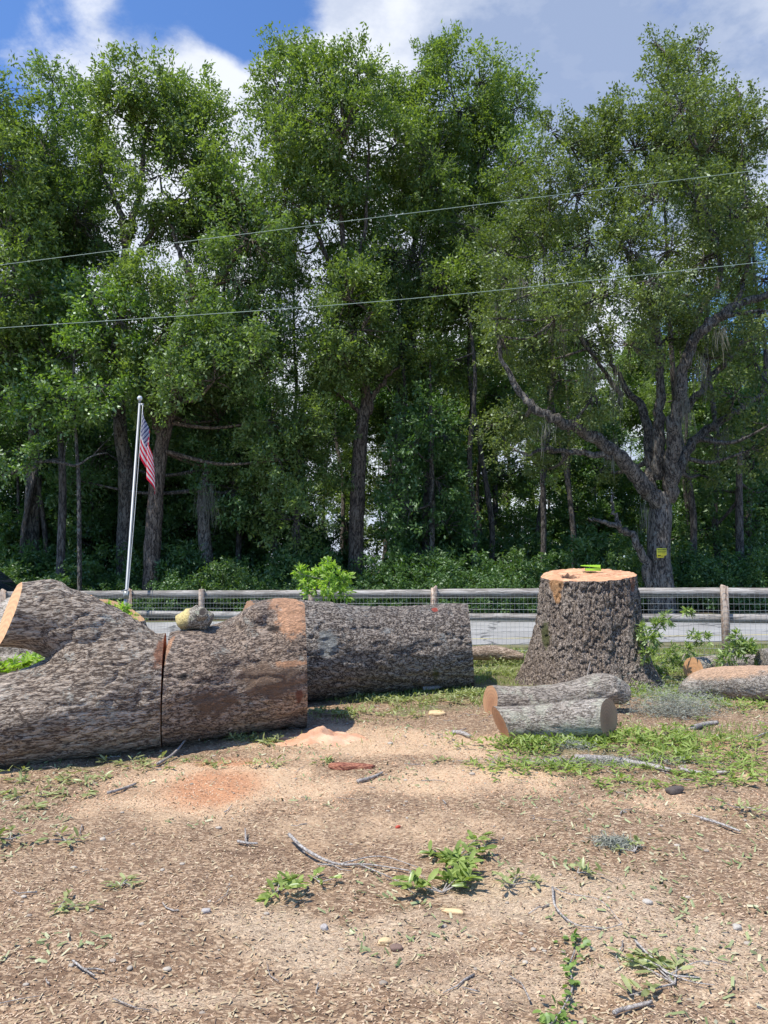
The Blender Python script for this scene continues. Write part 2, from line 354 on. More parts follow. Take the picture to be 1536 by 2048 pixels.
# road beyond the fence
def road_sheet(y0, y1, dz, nxs=60):
    x = np.linspace(-120, 120, nxs+1); x = np.unique(np.concatenate([x, [-40, 40]])); n = len(x)
    V = np.concatenate([np.stack([x, x*0+y, gz(x, x*0+y)+dz], 1) for y in (y0, y1)]); i = np.arange(n-1)
    return mk(V, [np.stack([i, i+1, i+n+1, i+n], 1)])
m, t, b, o = newmat('worn_asphalt'); oc = N(t, 'ShaderNodeTexCoord').outputs['Object']
f = NOISE(t, oc, 60, 4, .7); f2 = NOISE(t, oc, .6, 5)
c = MIX(t, f, (.27, .268, .262), (.46, .455, .44)); c = MIX(t, MR(t, f2, .3, .7), MIX(t, 1., c, (.72, .71, .70), 'MULTIPLY'), c)
vk = N(t, 'ShaderNodeTexVoronoi', feature='DISTANCE_TO_EDGE', i={'Scale': .55}); wv = N(t, 'ShaderNodeTexNoise', i={'Scale': 1.5, 'Detail': 5.}); L(t, oc, wv.inputs['Vector'])
va = N(t, 'ShaderNodeVectorMath', operation='MULTIPLY_ADD'); L(t, wv.outputs['Color'], va.inputs[0]); va.inputs[1].default_value = (1.2, 1.2, 0); L(t, oc, va.inputs[2]); L(t, va.outputs[0], vk.inputs['Vector'])
c = MIX(t, MR(t, vk.outputs['Distance'], .012, .03), (.10, .10, .10), c)
L(t, c, b.inputs['Base Color']); b.inputs['Roughness'].default_value = .85; bump(t, b, f, .3, .01)
link('road', road_sheet(15.3, 23.4, .02), m)['kind'] = 'structure'
yl = link('road_centre_line', road_sheet(16.45, 16.58, .024), plain('yellow_line_paint', (.48, .42, .20), .7, 0, 5)); yl['kind'] = 'structure'
wl = link('road_edge_line', road_sheet(22.9, 23.0, .024), plain('white_line_paint', (.6, .6, .58), .7, 0, 5)); wl['kind'] = 'structure'
link('forest_floor', road_sheet(23.9, 90, .012), plain('leaf_litter_soil', (.075, .055, .032), .9, 0, 3, .5))['kind'] = 'structure'
gv = link('grass_verge', road_sheet(23.42, 23.9, .014), plain('verge_turf', (.10, .11, .04), .9, 0, 3, .5)); gv['kind'] = 'structure'
gv2 = link('roadside_strip', road_sheet(14.7, 15.3, .010), plain('near_verge_turf', (.16, .15, .07), .9, 0, 6, .5)); gv2['kind'] = 'structure'

# ------------------------------------------------------------------ logs
def remesh(V_list, voxel=.02, smooth=6):
    mb = MB()
    for pts, rad in V_list: mb.tube(pts, rad, 28, True)
    me = mb.mesh(); o = bpy.data.objects.new('tmp', me); COL.objects.link(o)
    md = o.modifiers.new('r', 'REMESH'); md.mode = 'VOXEL'; md.voxel_size = voxel
    ms = o.modifiers.new('s', 'SMOOTH'); ms.iterations = smooth; ms.factor = .7
    dg = bpy.context.evaluated_depsgraph_get(); ev = o.evaluated_get(dg); m2 = bpy.data.meshes.new_from_object(ev)
    bpy.data.objects.remove(o); return m2
def get_v(me): 
    a = np.empty(len(me.vertices)*3, np.float32); me.vertices.foreach_get('co', a); return a.reshape(-1, 3).astype(float)
def get_n(me):
    a = np.empty(len(me.vertices)*3, np.float32); me.vertices.foreach_get('normal', a); return a.reshape(-1, 3).astype(float)
def roughen(me, axis, amp=1., seed=0, lumps=(), fine=.008, furrow=.012, big=.03, fs=16.):
    V = get_v(me); Nn = get_n(me); ax = unit(np.array(axis, float))
    al = V@ax; Q = V-np.outer(al, ax)*.62
    d = (fbm(Q, 2.2, 3, seed)-.5)*big*2
    r = abs(fbm(Q, fs*.5, 3, seed+3)-.5); d += (sstep(0, .13, r)-.6)*furrow
    d += (fbm(Q, fs*1.6, 3, seed+5)-.5)*fine*2
    for c, rad, h in lumps:
        k = np.linalg.norm(V-np.array(c), axis=1)/rad; d += h*np.exp(-k*k*1.6)
    V = V+Nn*(d*amp)[:, None]; me.vertices.foreach_set('co', V.astype(np.float32).ravel()); me.update()
def cut(me, planes):
    """clip by planes (point, outward normal); returns bark mesh and one flat mesh per cut"""
    bm = bmesh.new(); bm.from_mesh(me); caps = []
    for co, no in planes:
        bmesh.ops.bisect_plane(bm, geom=bm.verts[:]+bm.edges[:]+bm.faces[:], plane_co=Vector(co), plane_no=Vector(no).normalized(), clear_outer=True)
    nos = [Vector(n).normalized() for _, n in planes]
    for (co, no), n in zip(planes, nos):
        es = [e for e in bm.edges if e.is_boundary and all(abs((v.co-Vector(co)).dot(n)) < 1e-4 for v in e.verts)]
        nb = bmesh.new(); mpv = {}
        for e in es:
            vs = []
            for v in e.verts:
                if v.index not in mpv or True:
                    key = tuple(round(x, 5) for x in v.co)
                    if key not in mpv: mpv[key] = nb.verts.new(v.co)
                    vs.append(mpv[key])
            if vs[0] != vs[1] and nb.edges.get(vs) is None: nb.edges.new(vs)
        bmesh.ops.triangle_fill(nb, use_beauty=True, use_dissolve=False, edges=nb.edges[:], normal=n)
        c = sum((v.co for v in nb.verts), Vector())/max(1, len(nb.verts))
        for v in nb.verts: v.co -= c
        cm = bpy.data.meshes.new('cap'); nb.to_mesh(cm); nb.free(); caps.append((cm, c))
    m2 = bpy.data.meshes.new('bark'); bm.to_mesh(m2); bm.free()
    for p in m2.polygons: p.use_smooth = True
    return m2, caps
def place_log(name, me, caps, origin, mb, mc, label, cat, group=None, capname='cut_end'):
    V = get_v(me)-np.array(origin); me.vertices.foreach_set('co', V.astype(np.float32).ravel()); me.update()
    o = link(name, me, mb, None, origin); tag(o, label, cat, group)
    for i, (cm, c) in enumerate(caps):
        if len(cm.polygons): link(capname, cm, mc[i] if isinstance(mc, list) else mc, o, Vector(c)-Vector(origin))
    return o
W_orange = cutwood('fresh_cut_oak', (.60, .30, .14), (.74, .44, .22), .05, rimr=.4)
W_red = cutwood('reddish_cut_oak', (.34, .12, .055), (.46, .19, .09), .05)
W_tan = cutwood('tan_cut_oak', (.36, .175, .09), (.54, .31, .17), .035, rimr=.22)
W_brown = cutwood('brown_cut_oak', (.40, .20, .11), (.52, .30, .17), .03, rimr=.2)

# the big forked butt and the section sawn from it: one grown shape, parted by a saw kerf
def rest(px, d, r, k=.965): return PX(px, d, r*k)
mainp = spline([rest(-90, 6.0, .36), rest(40, 6.2, .375), rest(190, 6.58, .47), rest(330, 6.95, .50), rest(450, 7.33, .53), rest(520, 7.52, .60), rest(572, 7.68, .665), rest(660, 7.95, .60)], 8)
mainr = spline([(.36, 0, 0), (.375, 0, 0), (.47, 0, 0), (.50, 0, 0), (.53, 0, 0), (.60, 0, 0), (.665, 0, 0), (.60, 0, 0)], 8)[:, 0]
upp = spline([P(275, 1355, 6.85), P(205, 1300, 6.72), P(135, 1250, 6.55), P(50, 1228, 6.38), P(-60, 1226, 6.15)], 8)
upr = spline([(.40, 0, 0), (.37, 0, 0), (.31, 0, 0), (.272, 0, 0), (.27, 0, 0)], 8)[:, 0]
burl = [(np.array([P(480, 1256, 7.2), P(508, 1240, 7.25), P(545, 1236, 7.4), P(575, 1238, 7.5)]), [.10, .135, .15, .14])]
web = [(spline([P(310, 1375, 6.88), P(225, 1350, 6.62), P(155, 1340, 6.47), P(108, 1338, 6.42)], 6), np.linspace(.47, .19, 19))]
me = remesh([(mainp, mainr), (upp, upr)]+burl+web, .017, 30)
axd = np.array([.79, .55, .05])
lum = [(P(98, 1185, 6.4), .17, .075), (P(130, 1200, 6.45), .1, .03), (P(490, 1300, 7.0), .16, .05), (P(425, 1320, 6.85), .22, .045), (P(560, 1380, 7.0), .25, .02), (P(545, 1258, 7.05), .10, -.085),
       (P(362, 1356, 6.5), .050, -.16), (P(375, 1350, 6.5), .05, -.05), (P(520, 1225, 7.15), .12, .03), (P(498, 1262, 7.1), .05, .04), (P(130, 1384, 6.15), .09, -.05), (P(170, 1384, 6.2), .09, -.045), (P(330, 1420, 6.6), .3, -.02),
       (P(70, 1450, 5.8), .25, .03), (P(560, 1320, 7.1), .12, .03), (P(618, 1195, 7.85), .26, -.10), (P(612, 1440, 7.3), .2, -.05), (P(450, 1290, 6.95), .16, -.02), (P(250, 1400, 6.3), .2, -.03), (P(90, 1420, 5.85), .12, -.02)]
roughen(me, axd, 1., 4, lum, .007, .013, .030, 18.)
full = me
kn = np.array([.97, .235, .0]); kc = P(331, 1378, 6.95)
kn2 = np.array([.975, .20, -.02])
me2 = full.copy()
end_up = (P(14, 1240, 6.3), (-.89, -.64, .26)); end_lo = (P(-26, 1437, 6.0), (-.9, -.42, .0))
# the left piece: clip the upper limb and the lower limb with their own planes (one oblique plane serves both tips)
mA, capsA = cut(full, [(kc-kn*.016, kn), (P(13, 1240, 6.3), (-.87, -.60, .33))])
mB, capsB = cut(me2, [(kc+kn2*.016, -kn2), (P(611, 1320, 7.6), (1, .135, .03))])
ANG = math.atan2(.55, .79)
orA = P(170, 1500, 6.6)*np.array([1, 1, 0]); orB = P(470, 1450, 7.4)*np.array([1, 1, 0])
def loc(p, o): return tuple(np.array(p)-np.array(o))
bmA = bark('grey_brown_bark', (.085, .06, .044), (.375, .28, .20), (.70, .60, .48), 24., (.24, 1, 1), ANG, (.50, .49, .42), .34,  # whole bark tone darkened to carry the shade on the log's lower front
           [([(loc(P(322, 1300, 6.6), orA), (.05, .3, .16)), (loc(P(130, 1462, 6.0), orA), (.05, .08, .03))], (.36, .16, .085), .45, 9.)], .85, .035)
bmB = bark('grey_brown_bark_sawdusted', (.078, .054, .04), (.34, .243, .172), (.66, .53, .41), 26., (.36, 1, 1), ANG, (.46, .44, .37), .30,  # mid brown lowered too, baking underside shade into this section
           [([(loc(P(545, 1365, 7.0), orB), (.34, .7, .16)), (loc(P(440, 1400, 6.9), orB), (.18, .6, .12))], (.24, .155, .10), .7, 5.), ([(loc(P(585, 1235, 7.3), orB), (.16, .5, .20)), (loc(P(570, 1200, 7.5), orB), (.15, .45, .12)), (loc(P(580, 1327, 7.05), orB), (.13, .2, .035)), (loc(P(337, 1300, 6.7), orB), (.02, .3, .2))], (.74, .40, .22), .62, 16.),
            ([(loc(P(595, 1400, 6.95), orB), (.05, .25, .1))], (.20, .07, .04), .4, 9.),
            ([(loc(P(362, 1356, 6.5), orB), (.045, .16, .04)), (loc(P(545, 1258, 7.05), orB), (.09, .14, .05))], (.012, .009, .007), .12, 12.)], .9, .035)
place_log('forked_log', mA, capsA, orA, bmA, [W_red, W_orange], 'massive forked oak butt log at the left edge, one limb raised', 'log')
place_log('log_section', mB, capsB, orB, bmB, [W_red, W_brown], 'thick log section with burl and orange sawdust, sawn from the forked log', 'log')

# rear log
cp = spline([rest(480, 8.95, .62), rest(620, 9.28, .61), rest(780, 9.75, .565), rest(870, 10.05, .57), rest(1000, 10.5, .56)], 8)
cr = spline([(.62, 0, 0), (.61, 0, 0), (.56, 0, 0), (.57, 0, 0), (.56, 0, 0)], 8)[:, 0]
me = remesh([(cp, cr)], .018, 4)
roughen(me, (.89, .46, 0), 1., 14, [(P(720, 1225, 9.3), .3, -.035), (P(905, 1225, 9.9), .2, .03), (P(660, 1270, 8.9), .12, .03), (P(770, 1290, 9.2), .3, .02)], .010, .020, .03, 15.)
mC, capsC = cut(me, [(P(942, 1290, 10.2), (1, -.085, .07)), (P(505, 1290, 8.9), (-.9, -.4, 0))])
orC = P(780, 1400, 9.7)*np.array([1, 1, 0])
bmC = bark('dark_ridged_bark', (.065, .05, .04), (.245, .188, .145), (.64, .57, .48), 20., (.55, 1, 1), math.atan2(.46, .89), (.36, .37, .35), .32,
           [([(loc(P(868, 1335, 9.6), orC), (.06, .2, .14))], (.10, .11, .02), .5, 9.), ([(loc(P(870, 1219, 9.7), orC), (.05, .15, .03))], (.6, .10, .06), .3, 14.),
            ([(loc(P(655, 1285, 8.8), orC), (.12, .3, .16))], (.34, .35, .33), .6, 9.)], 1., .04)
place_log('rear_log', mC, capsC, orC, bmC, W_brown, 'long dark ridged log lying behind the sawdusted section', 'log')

# smaller cut logs
def simple_log(name, pts, rads, planes, mb, mc, label, seed=0, axis=None, furrow=.006, big=.012, lumps=(), voxel=.011, cat='log', group=None, fs=24.):
    pts = [np.array(p, float) for p in pts]
    sp = spline(pts, 6); sr = spline([(r, 0, 0) for r in rads], 6)[:, 0]
    me = remesh([(sp, sr)], voxel, 3); ax = axis if axis is not None else pts[-1]-pts[0]
    roughen(me, ax, 1., seed, lumps, .004, furrow, big, fs)
    m, caps = cut(me, planes); o = np.mean(pts, 0); gz0 = float(ground_z(o[0], o[1])[0]); o[2] = gz0
    return place_log(name, m, caps, o, mb, mc, label, cat, group)
def limb_bark(name, ang, dark=(.12, .098, .075), mid=(.45, .39, .31), light=(.64, .58, .50), lich=(.52, .50, .38), amt=.5, patches=(), scale=34., bs=.9):
    return bark(name, dark, mid, light, scale, (.35, 1, 1), ang, lich, amt, patches, bs, .015)
S1 = [rest(940, 7.10, .155), rest(1060, 7.08, .16), rest(1160, 7.06, .17), rest(1290, 7.04, .172)]
S1[2][2] += .03; S1[3][2] += .06
simple_log('short_log', S1, [.15, .16, .172, .172], [(P(1217, 1430, 7.05), (.80, -.62, .08)), (P(999, 1445, 7.1), (-.93, -.22, -.33))],
           limb_bark('lichened_limb_bark', 0, amt=.62), [W_brown, W_tan], 'lichen-covered cut log in front of the stump, nearer of the pair', 3)
S2 = [rest(930, 8.25, .17), rest(1040, 8.25, .16), rest(1130, 8.3, .165), rest(1200, 8.35, .185), rest(1245, 8.4, .13)]
S2[2][2] += .03; S2[3][2] += .09; S2[4][2] += .07
simple_log('short_log', S2, [.17, .16, .16, .175, .12], [(P(990, 1397, 8.15), (-.93, -.32, .1))],
           limb_bark('pale_limb_bark', 0, amt=.5, light=(.58, .52, .44)), W_tan, 'crooked pale limb log between the stump and the front log', 5, lumps=[(P(1232, 1385, 8.2), .07, .03), (P(1225, 1355, 8.25), .08, .03)])
S3 = [rest(1360, 9.2, .10), rest(1400, 9.3, .18), rest(1470, 9.2, .21), rest(1620, 9.0, .23)]
simple_log('sawdusted_log', S3, [.09, .17, .20, .22], [(P(1600, 1365, 9.0), (1, 0, 0))],
           limb_bark('sawdusted_limb_bark', 0, patches=[([((-.3, 0, .40), (.9, .3, .17))], (.66, .42, .26), .25, 8.)], amt=.3), W_tan, 'tapering log with sawdust along its top at the right edge', 6)
S4 = [rest(1370, 10.1, .14), rest(1430, 10.35, .14), rest(1510, 10.7, .13)]
for p in S4: p[2] += .12
simple_log('round_ended_log', S4, [.145, .145, .13], [(P(1393, 1312, 10.1), (-.80, -.60, .05))],
           limb_bark('brown_limb_bark', .9, amt=.35), W_orange, 'small log showing a round orange end behind the sawdusted log', 8)
S5 = [rest(1520, 9.9, .22), rest(1580, 10.0, .24), rest(1660, 10.1, .23)]
for p in S5: p[2] += .12
simple_log('knobbly_log', S5, [.2, .24, .23], [(P(1640, 1300, 10.0), (1, 0, 0))], limb_bark('dark_limb_bark', 0, amt=.4, mid=(.2, .185, .17)), W_tan,
           'dark rounded log at the right edge above the sawdusted one', 9, big=.04)
S6 = [rest(930, 12.2, .12), rest(990, 12.3, .12), rest(1045, 12.2, .07)]
for p in S6: p[2] += .10
simple_log('pale_branch_log', S6, [.10, .12, .05], [(P(938, 1295, 12.2), (-1, -.1, 0))], limb_bark('barkless_limb', 0, (.16, .1, .06), (.5, .36, .24), (.68, .55, .42), None, 0.), W_tan,
           'pale peeled branch log in the grass between rear log and stump', 10)
S7 = [P(-30, 1323, 7.9), P(-60, 1320, 8.4), P(-120, 1310, 9.3)]
simple_log('limb_log', S7, [.155, .155, .15], [(P(-4, 1324, 7.95), (.55, -.83, .1))], limb_bark('limb_bark_fork', .9), W_brown, 'log with brown round end seen through the fork at left', 12)
S7b = [PX(-30, 9.3, .42), PX(20, 9.3, .44), PX(66, 9.25, .42)]
simple_log('grey_limb_log', S7b, [.10, .10, .09], [(P(-25, 1300, 9.3), (-1, 0, 0))], limb_bark('grey_limb_bark', 0, amt=.6), W_tan, 'grey log glimpsed high in the fork gap above green leaves', 13)
S8 = [PX(20, 10.6, .60), PX(120, 10.1, .62), PX(230, 9.5, .60)]
simple_log('tall_cut_log', S8, [.60, .61, .60], [(P(196, 1200, 9.6), (.62, -.40, .67)), (P(20, 1250, 10.5), (-1, 0, 0))], limb_bark('hidden_log_bark', -.4, scale=15.), W_orange,
           'log with slanting orange cut face peeping over the forked log', 15, voxel=.025)
S9 = [PX(168, 8.6, .0), PX(168, 8.6, .6), PX(170, 8.6, 1.30)]
simple_log('orange_chunk', S9, [.20, .16, .085], [(PX(168, 8.6, 1.285), (.1, -.35, .9))], limb_bark('chunk_bark', 0), W_orange, 'small upright chunk with orange top beside the slanting cut face', 16)

# knotty yellow chunk resting on the forked log
kc0 = P(389, 1240, 7.2)
me = remesh([(np.array([P(358, 1246, 7.15), P(392, 1234, 7.15), P(420, 1246, 7.15)]), [.085, .125, .09]), (np.array([P(398, 1240, 7.15), P(402, 1222, 7.02)]), [.07, .06])], .008, 5)
roughen(me, (1, 0, 0), 1., 21, [(P(403, 1224, 6.95), .022, -.09), (P(375, 1222, 7.15), .03, .03), (P(412, 1232, 7.05), .03, .015)], .004, .006, .03, 22.)
m5, caps5 = cut(me, [(P(352, 1250, 7.15), (-.9, -.2, -.3))])
kb = bark('knot_bark', (.07, .055, .04), (.26, .22, .16), (.5, .46, .38), 30., (1, 1, 1), 0, (.34, .36, .25), .4,
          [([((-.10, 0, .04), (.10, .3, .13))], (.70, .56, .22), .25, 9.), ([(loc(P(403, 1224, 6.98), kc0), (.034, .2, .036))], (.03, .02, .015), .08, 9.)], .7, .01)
place_log('knot_chunk', m5, caps5, kc0, kb, W_orange, 'yellowish knotty wood chunk with a hole resting on the big log', 'wood chunk')

# ------------------------------------------------------------------ stump
sc = PX(1176, 10.65, 0); sc[2] = float(gz(sc[0], sc[1]))
nth, nzr = 420, 120
TH, ZZ = np.meshgrid(np.arange(nth)/nth*2*np.pi, np.linspace(-.08, 1, nzr)); th = TH.ravel(); zf = ZZ.ravel()
ct, st = np.cos(th), np.sin(th)
prof = .66+.06*(1-zf)+.16*np.clip(1-zf, 0, 1.1)**2.4+.06*np.clip(1-zf, 0, 1.1)**7
flare = np.clip(-ct, 0, 1)**2*.09*np.clip(1-zf, 0, 1)**1.5
roots = sum(a*np.exp(-((np.angle(np.exp(1j*(th-t0))))/wd)**2) for t0, wd, a in ((3.45, .30, .10), (4.15, .28, .10), (5.35, .3, .09), (6.1, .3, .02), (1., .4, .15), (2.2, .4, .12)))*np.clip(1-zf, 0, 1.1)**2.4
groove = -.10*np.exp(-((np.angle(np.exp(1j*(th-5.02))))/.16)**2)*np.clip(1.05-zf, 0, 1)*1.0-.05*np.exp(-((np.angle(np.exp(1j*(th-5.55))))/.2)**2)*np.clip(1-zf, 0, 1)**.7
rr = prof+flare+roots+groove
topz = 1.47+.075*st*.9+.035*ct+(fbm(np.stack([ct*3, st*3, ct*0], 1), 2., 3, 81)-.5)*.035
q = np.stack([ct*rr, st*rr, zf*1.4], 1)
dd = (fbm(q, 2.2, 3, 51)-.5)*.06
qq = q*np.array([1, 1, .55]); dd += (sstep(0, .12, abs(fbm(qq, 13, 3, 53)-.5))-.6)*.034+(fbm(qq, 30, 2, 57)-.5)*.026
dd *= np.where(zf > .985, .4, 1)
rr = rr+dd
V = np.stack([ct*rr, st*rr, zf*topz], 1)
i = np.arange(nzr-1)[:, None]*nth; j = np.arange(nth)[None]; jn = (j+1) % nth
qd = np.stack([i+j, i+jn, i+nth+jn, i+nth+j], -1).reshape(-1, 4)
sme = mk(V, [qd], True)
def sl(px, py, d): return tuple(P(px, py, d)-sc)
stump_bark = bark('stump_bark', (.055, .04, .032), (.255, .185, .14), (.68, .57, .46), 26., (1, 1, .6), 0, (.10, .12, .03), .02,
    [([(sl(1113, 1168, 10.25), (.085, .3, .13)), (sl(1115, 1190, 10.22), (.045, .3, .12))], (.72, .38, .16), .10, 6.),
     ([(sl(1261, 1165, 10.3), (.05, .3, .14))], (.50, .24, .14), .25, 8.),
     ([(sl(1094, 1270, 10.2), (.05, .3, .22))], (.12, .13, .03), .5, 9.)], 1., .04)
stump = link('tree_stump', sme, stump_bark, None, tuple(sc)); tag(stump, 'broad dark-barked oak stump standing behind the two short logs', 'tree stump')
nr = 60; rg = np.linspace(0, 1, nr)
edge = V.reshape(nzr, nth, 3)[-1]
TV = (edge[None]*np.array([1, 1, 0])*rg[:, None, None]).reshape(-1, 3)
tz = 1.47+.075*.9*(TV[:, 1]/.66)+.035*TV[:, 0]/.66
rad = np.linalg.norm(TV[:, :2], axis=1)/.66
tz += (fbm(TV*np.array([1, 6, 1]), 7, 3, 71)-.5)*.065*(rad < .97)
tz += .05*np.exp(-(((TV[:, 0]+.10)/.35)**2+((TV[:, 1]-.42)/.16)**2))+.05*np.exp(-(((TV[:, 0]+.50)/.1)**2+((TV[:, 1]-.1)/.2)**2))
sq = np.exp(-((TV[:, 0]+.02+.0)/.5)**2)*0
hk = np.sqrt(((TV[:, 0]+.28)/.11)**2+((TV[:, 1]+.10)/.19)**2)+(fbm(TV, 18, 2, 5)-.5)*.5
tz -= .28*sstep(1.1, .75, hk)
tz += .04*np.exp(-(((TV[:, 0]+.27)/.02)**2+((TV[:, 1]-.1)/.03)**2))
TV[:, 2] = tz; TV = TV.reshape(nr, nth, 3); TV[-1] = edge; TV = TV.reshape(-1, 3)
i = np.arange(nr-1)[:, None]*nth
qd = np.stack([i+j, i+nth+j, i+nth+jn, i+jn], -1).reshape(-1, 4)
m, t, b, o_ = newmat('stump_heartwood'); oc = N(t, 'ShaderNodeTexCoord').outputs['Object']
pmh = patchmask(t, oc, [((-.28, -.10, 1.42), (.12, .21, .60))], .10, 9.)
ms_ = N(t, 'ShaderNodeMapping'); ms_.inputs['Scale'].default_value = (1, 5, 1); ms_.inputs['Rotation'].default_value = (0, 0, .25); L(t, oc, ms_.inputs[0])
c = MIX(t, MR(t, NOISE(t, ms_.outputs[0], 5, 6, .7), .3, .7), (.36, .16, .08), (.76, .46, .27)); c = MIX(t, MR(t, NOISE(t, oc, 3, 4), .4, .7), c, (.58, .31, .16))
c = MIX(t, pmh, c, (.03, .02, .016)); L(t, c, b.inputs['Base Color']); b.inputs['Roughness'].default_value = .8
bump(t, b, NOISE(t, oc, 60, 4), .5, .01)
link('cut_top', mk(TV, [qd], True), m, stump)

# bright green felling wedges left on the stump
def wedge(name, c, ln, wd, h0, h1, rz, ry, mat, label):
    x = ln/2; V = [(-x, -wd/2, 0), (x, -wd/2, 0), (x, wd/2, 0), (-x, wd/2, 0), (-x, -wd/2, h0), (x, -wd/2, h1), (x, wd/2, h1), (-x, wd/2, h0),]
    bm = bmesh.new(); vs = [bm.verts.new(v) for v in V]
    for f in ((0, 3, 2, 1), (4, 5, 6, 7), (0, 1, 5, 4), (1, 2, 6, 5), (2, 3, 7, 6), (3, 0, 4, 7)): bm.faces.new([vs[k] for k in f])
    bmesh.ops.bevel(bm, geom=bm.edges[:], offset=.004, segments=2, affect='EDGES')
    me = bpy.data.meshes.new(name); bm.to_mesh(me); bm.free(); o = link(name, me, mat, None, c); o.rotation_euler = (0, ry, rz)
    # raised ribs across the top
    mb = MB()
    for k in range(5):
        xx = -x+ln*(k+1.5)/7; hh = h0+(h1-h0)*(xx+x)/ln
        mb.box((xx, 0, hh+.001), (.008, wd*.8, .004))
    link('grip_ribs', mb.mesh(), mat, o)
    return tag(o, label, 'felling wedge')
lime = plain('lime_plastic', (.42, .75, .05), .35, 0, 4, .08, .05)
wb = P(1190, 1150, 10.75)
tw = lambda p: float(sc[2]+1.47+.10*((p[1]-sc[1])/.66))
wedge('felling_wedge', (wb[0], 10.85, 1.47+float(sc[2])+.065), .22, .10, .035, .05, -.15, .0, lime, 'lime green plastic wedge flat on the stump top')
wedge('felling_wedge', (wb[0]-.04, 10.84, 1.47+float(sc[2])+.123), .28, .09, .012, .042, -.2, .09, lime, 'lime green plastic wedge balanced tilted on top of the other')

# ------------------------------------------------------------------ fence
Z0 = 13.6; fa = .1698*Z0; fb = -.056*Z0; X0 = .067*Z0
def fpos(k): return np.array([X0+fa*k, Z0+fb*k])
weath = bark('weathered_rail_wood', (.17, .16, .145), (.33, .31, .285), (.46, .44, .41), 10., (.04, 1, 1), math.atan2(fb, fa), None, 0, (), .12, .004)
postm = bark('brown_post_wood', (.20, .14, .10), (.46, .34, .26), (.60, .49, .39), 12., (1, 1, .1), 0, None, 0, (), .3, .005)
wire = plain('galvanised_wire', (.42, .44, .44), .45, .7, 4, .1, 0)
fo = empty('fence', (*fpos(0), float(gz(*fpos(0)))), 'grey board and wire fence running along the near side of the road', 'fence')
def floc(k): x, y = fpos(k); return np.array([x, y, float(gz(x, y))])-np.array(fo.location)
ks = [-7, -6, -5, -4.1, -2.72, -2, -1, 0, 1, 2, 3, 4]
rng_f = np.random.default_rng(3)
rot = Matrix.Rotation(math.atan2(fb, fa), 3, 'Z')
for k in ks:
    p = floc(k); mb = MB(); h = 1.235+rng_f.uniform(-.015, .02)
    mb.tube([p+(0, 0, -.1), p+(0, 0, h*.5), p+(rng_f.uniform(-.01, .01), 0, h-.01), p+(0, 0, h)], [.068, .066, .062, .055], 14, True, .04, int(k*3+40))
    link('post', mb.mesh(True), postm, fo)
nrm = np.array([-fb, fa])/np.hypot(fa, fb)      # away from the camera
for a, b_ in zip(ks[:-1], ks[1:]):
    for zt, hh in ((1.13, .15), (.705, .145)):
        p0, p1 = floc(a), floc(b_); mid = (p0+p1)/2; d = p1-p0; ln = np.linalg.norm(d)-.006
        ex = unit(d); ey = np.array([*nrm, 0]); ez = np.cross(ex, ey)
        mb = MB(); n = 16
        off = np.array([*nrm, 0])*.09+np.array([0, 0, zt+rng_f.uniform(-.012, .012)])
        for side in (0,):
            s = np.linspace(-.5, .5, n+1)[:, None]*ln
            sag = (np.random.default_rng(int(a*7+zt*100)+200).normal(0, .004, n+1)).cumsum()*.3
            ring = []
            for dy, dz in ((-.019, -hh/2), (-.019, hh/2), (.019, hh/2), (.019, -hh/2)):
                ring.append(mid+off+s*ex+ey*dy+np.array([0, 0, 1])*(dz+sag[:, None]))
            V = np.stack(ring, 1).reshape(-1, 3); ii_ = np.arange(n)[:, None]*4; jj_ = np.arange(4)[None]
            mb.add(V, [np.stack([ii_+jj_, ii_+(jj_+1) % 4, ii_+4+(jj_+1) % 4, ii_+4+jj_], -1).reshape(-1, 4), [(0, 1, 2, 3), (n*4+3, n*4+2, n*4+1, n*4)]])
        link('rail', mb.mesh(), weath, fo)
mb = MB(); n0, n1 = -5.0, 3.4; off = np.array([*(-nrm*.078), 0]); ln = (n1-n0)*math.hypot(fa, fb)
def wirebar(a, b, r=.0020): mb.tube(np.array([a, b]), r, 4, False)
for s in np.arange(0, ln, .0508*1.5):
    k = n0+s/math.hypot(fa, fb); p = floc(k)+off; wirebar(p+(0, 0, .02), p+(0, 0, 1.14), .0017)
for z in np.arange(.04, 1.16, .1016):
    for k in np.arange(n0, n1, .7): 
        k2 = min(k+.7, n1); dz = .004*math.sin(k*5+z*9); wirebar(floc(k)+off+(0, 0, z+dz), floc(k2)+off+(0, 0, z-dz), .0024)
link('wire_mesh', mb.mesh(), wire, fo)

# ------------------------------------------------------------------ flagpole and flag
fd = 15.35; fbx = PX(249, fd, 0); fbx[2] = float(gz(fbx[0], fbx[1])); ftop = P(279.5, 806, 15.35)
pole = empty('flagpole', tuple(fbx), 'tall thin silver flagpole leaning slightly right beside a fence post', 'flagpole')
alu = plain('brushed_aluminium', (.30, .315, .325), .5, .4, 3, .08, .0)  # grey toned down because the pole is only partly lit
ax_ = ftop-fbx
mb = MB(); mb.tube([ax_*0, ax_*.22, ax_*.221, ax_*1.0], [.038, .038, .031, .025], 16); link('pole', mb.mesh(True), alu, pole)
mb = MB(); mb.tube([ax_*.205, ax_*.235], .062, 14); link('collar', mb.mesh(True), plain('collar_metal', (.3, .3, .28), .5, .5), pole)
bm = bmesh.new(); bmesh.ops.create_uvsphere(bm, u_segments=16, v_segments=10, radius=.055); me = bpy.data.meshes.new('finial'); bm.to_mesh(me); bm.free()
link('finial', me, plain('finial_silver', (.75, .75, .73), .3, .4, 3, .05, 0), pole, tuple(ax_+np.array([0, 0, .10])))
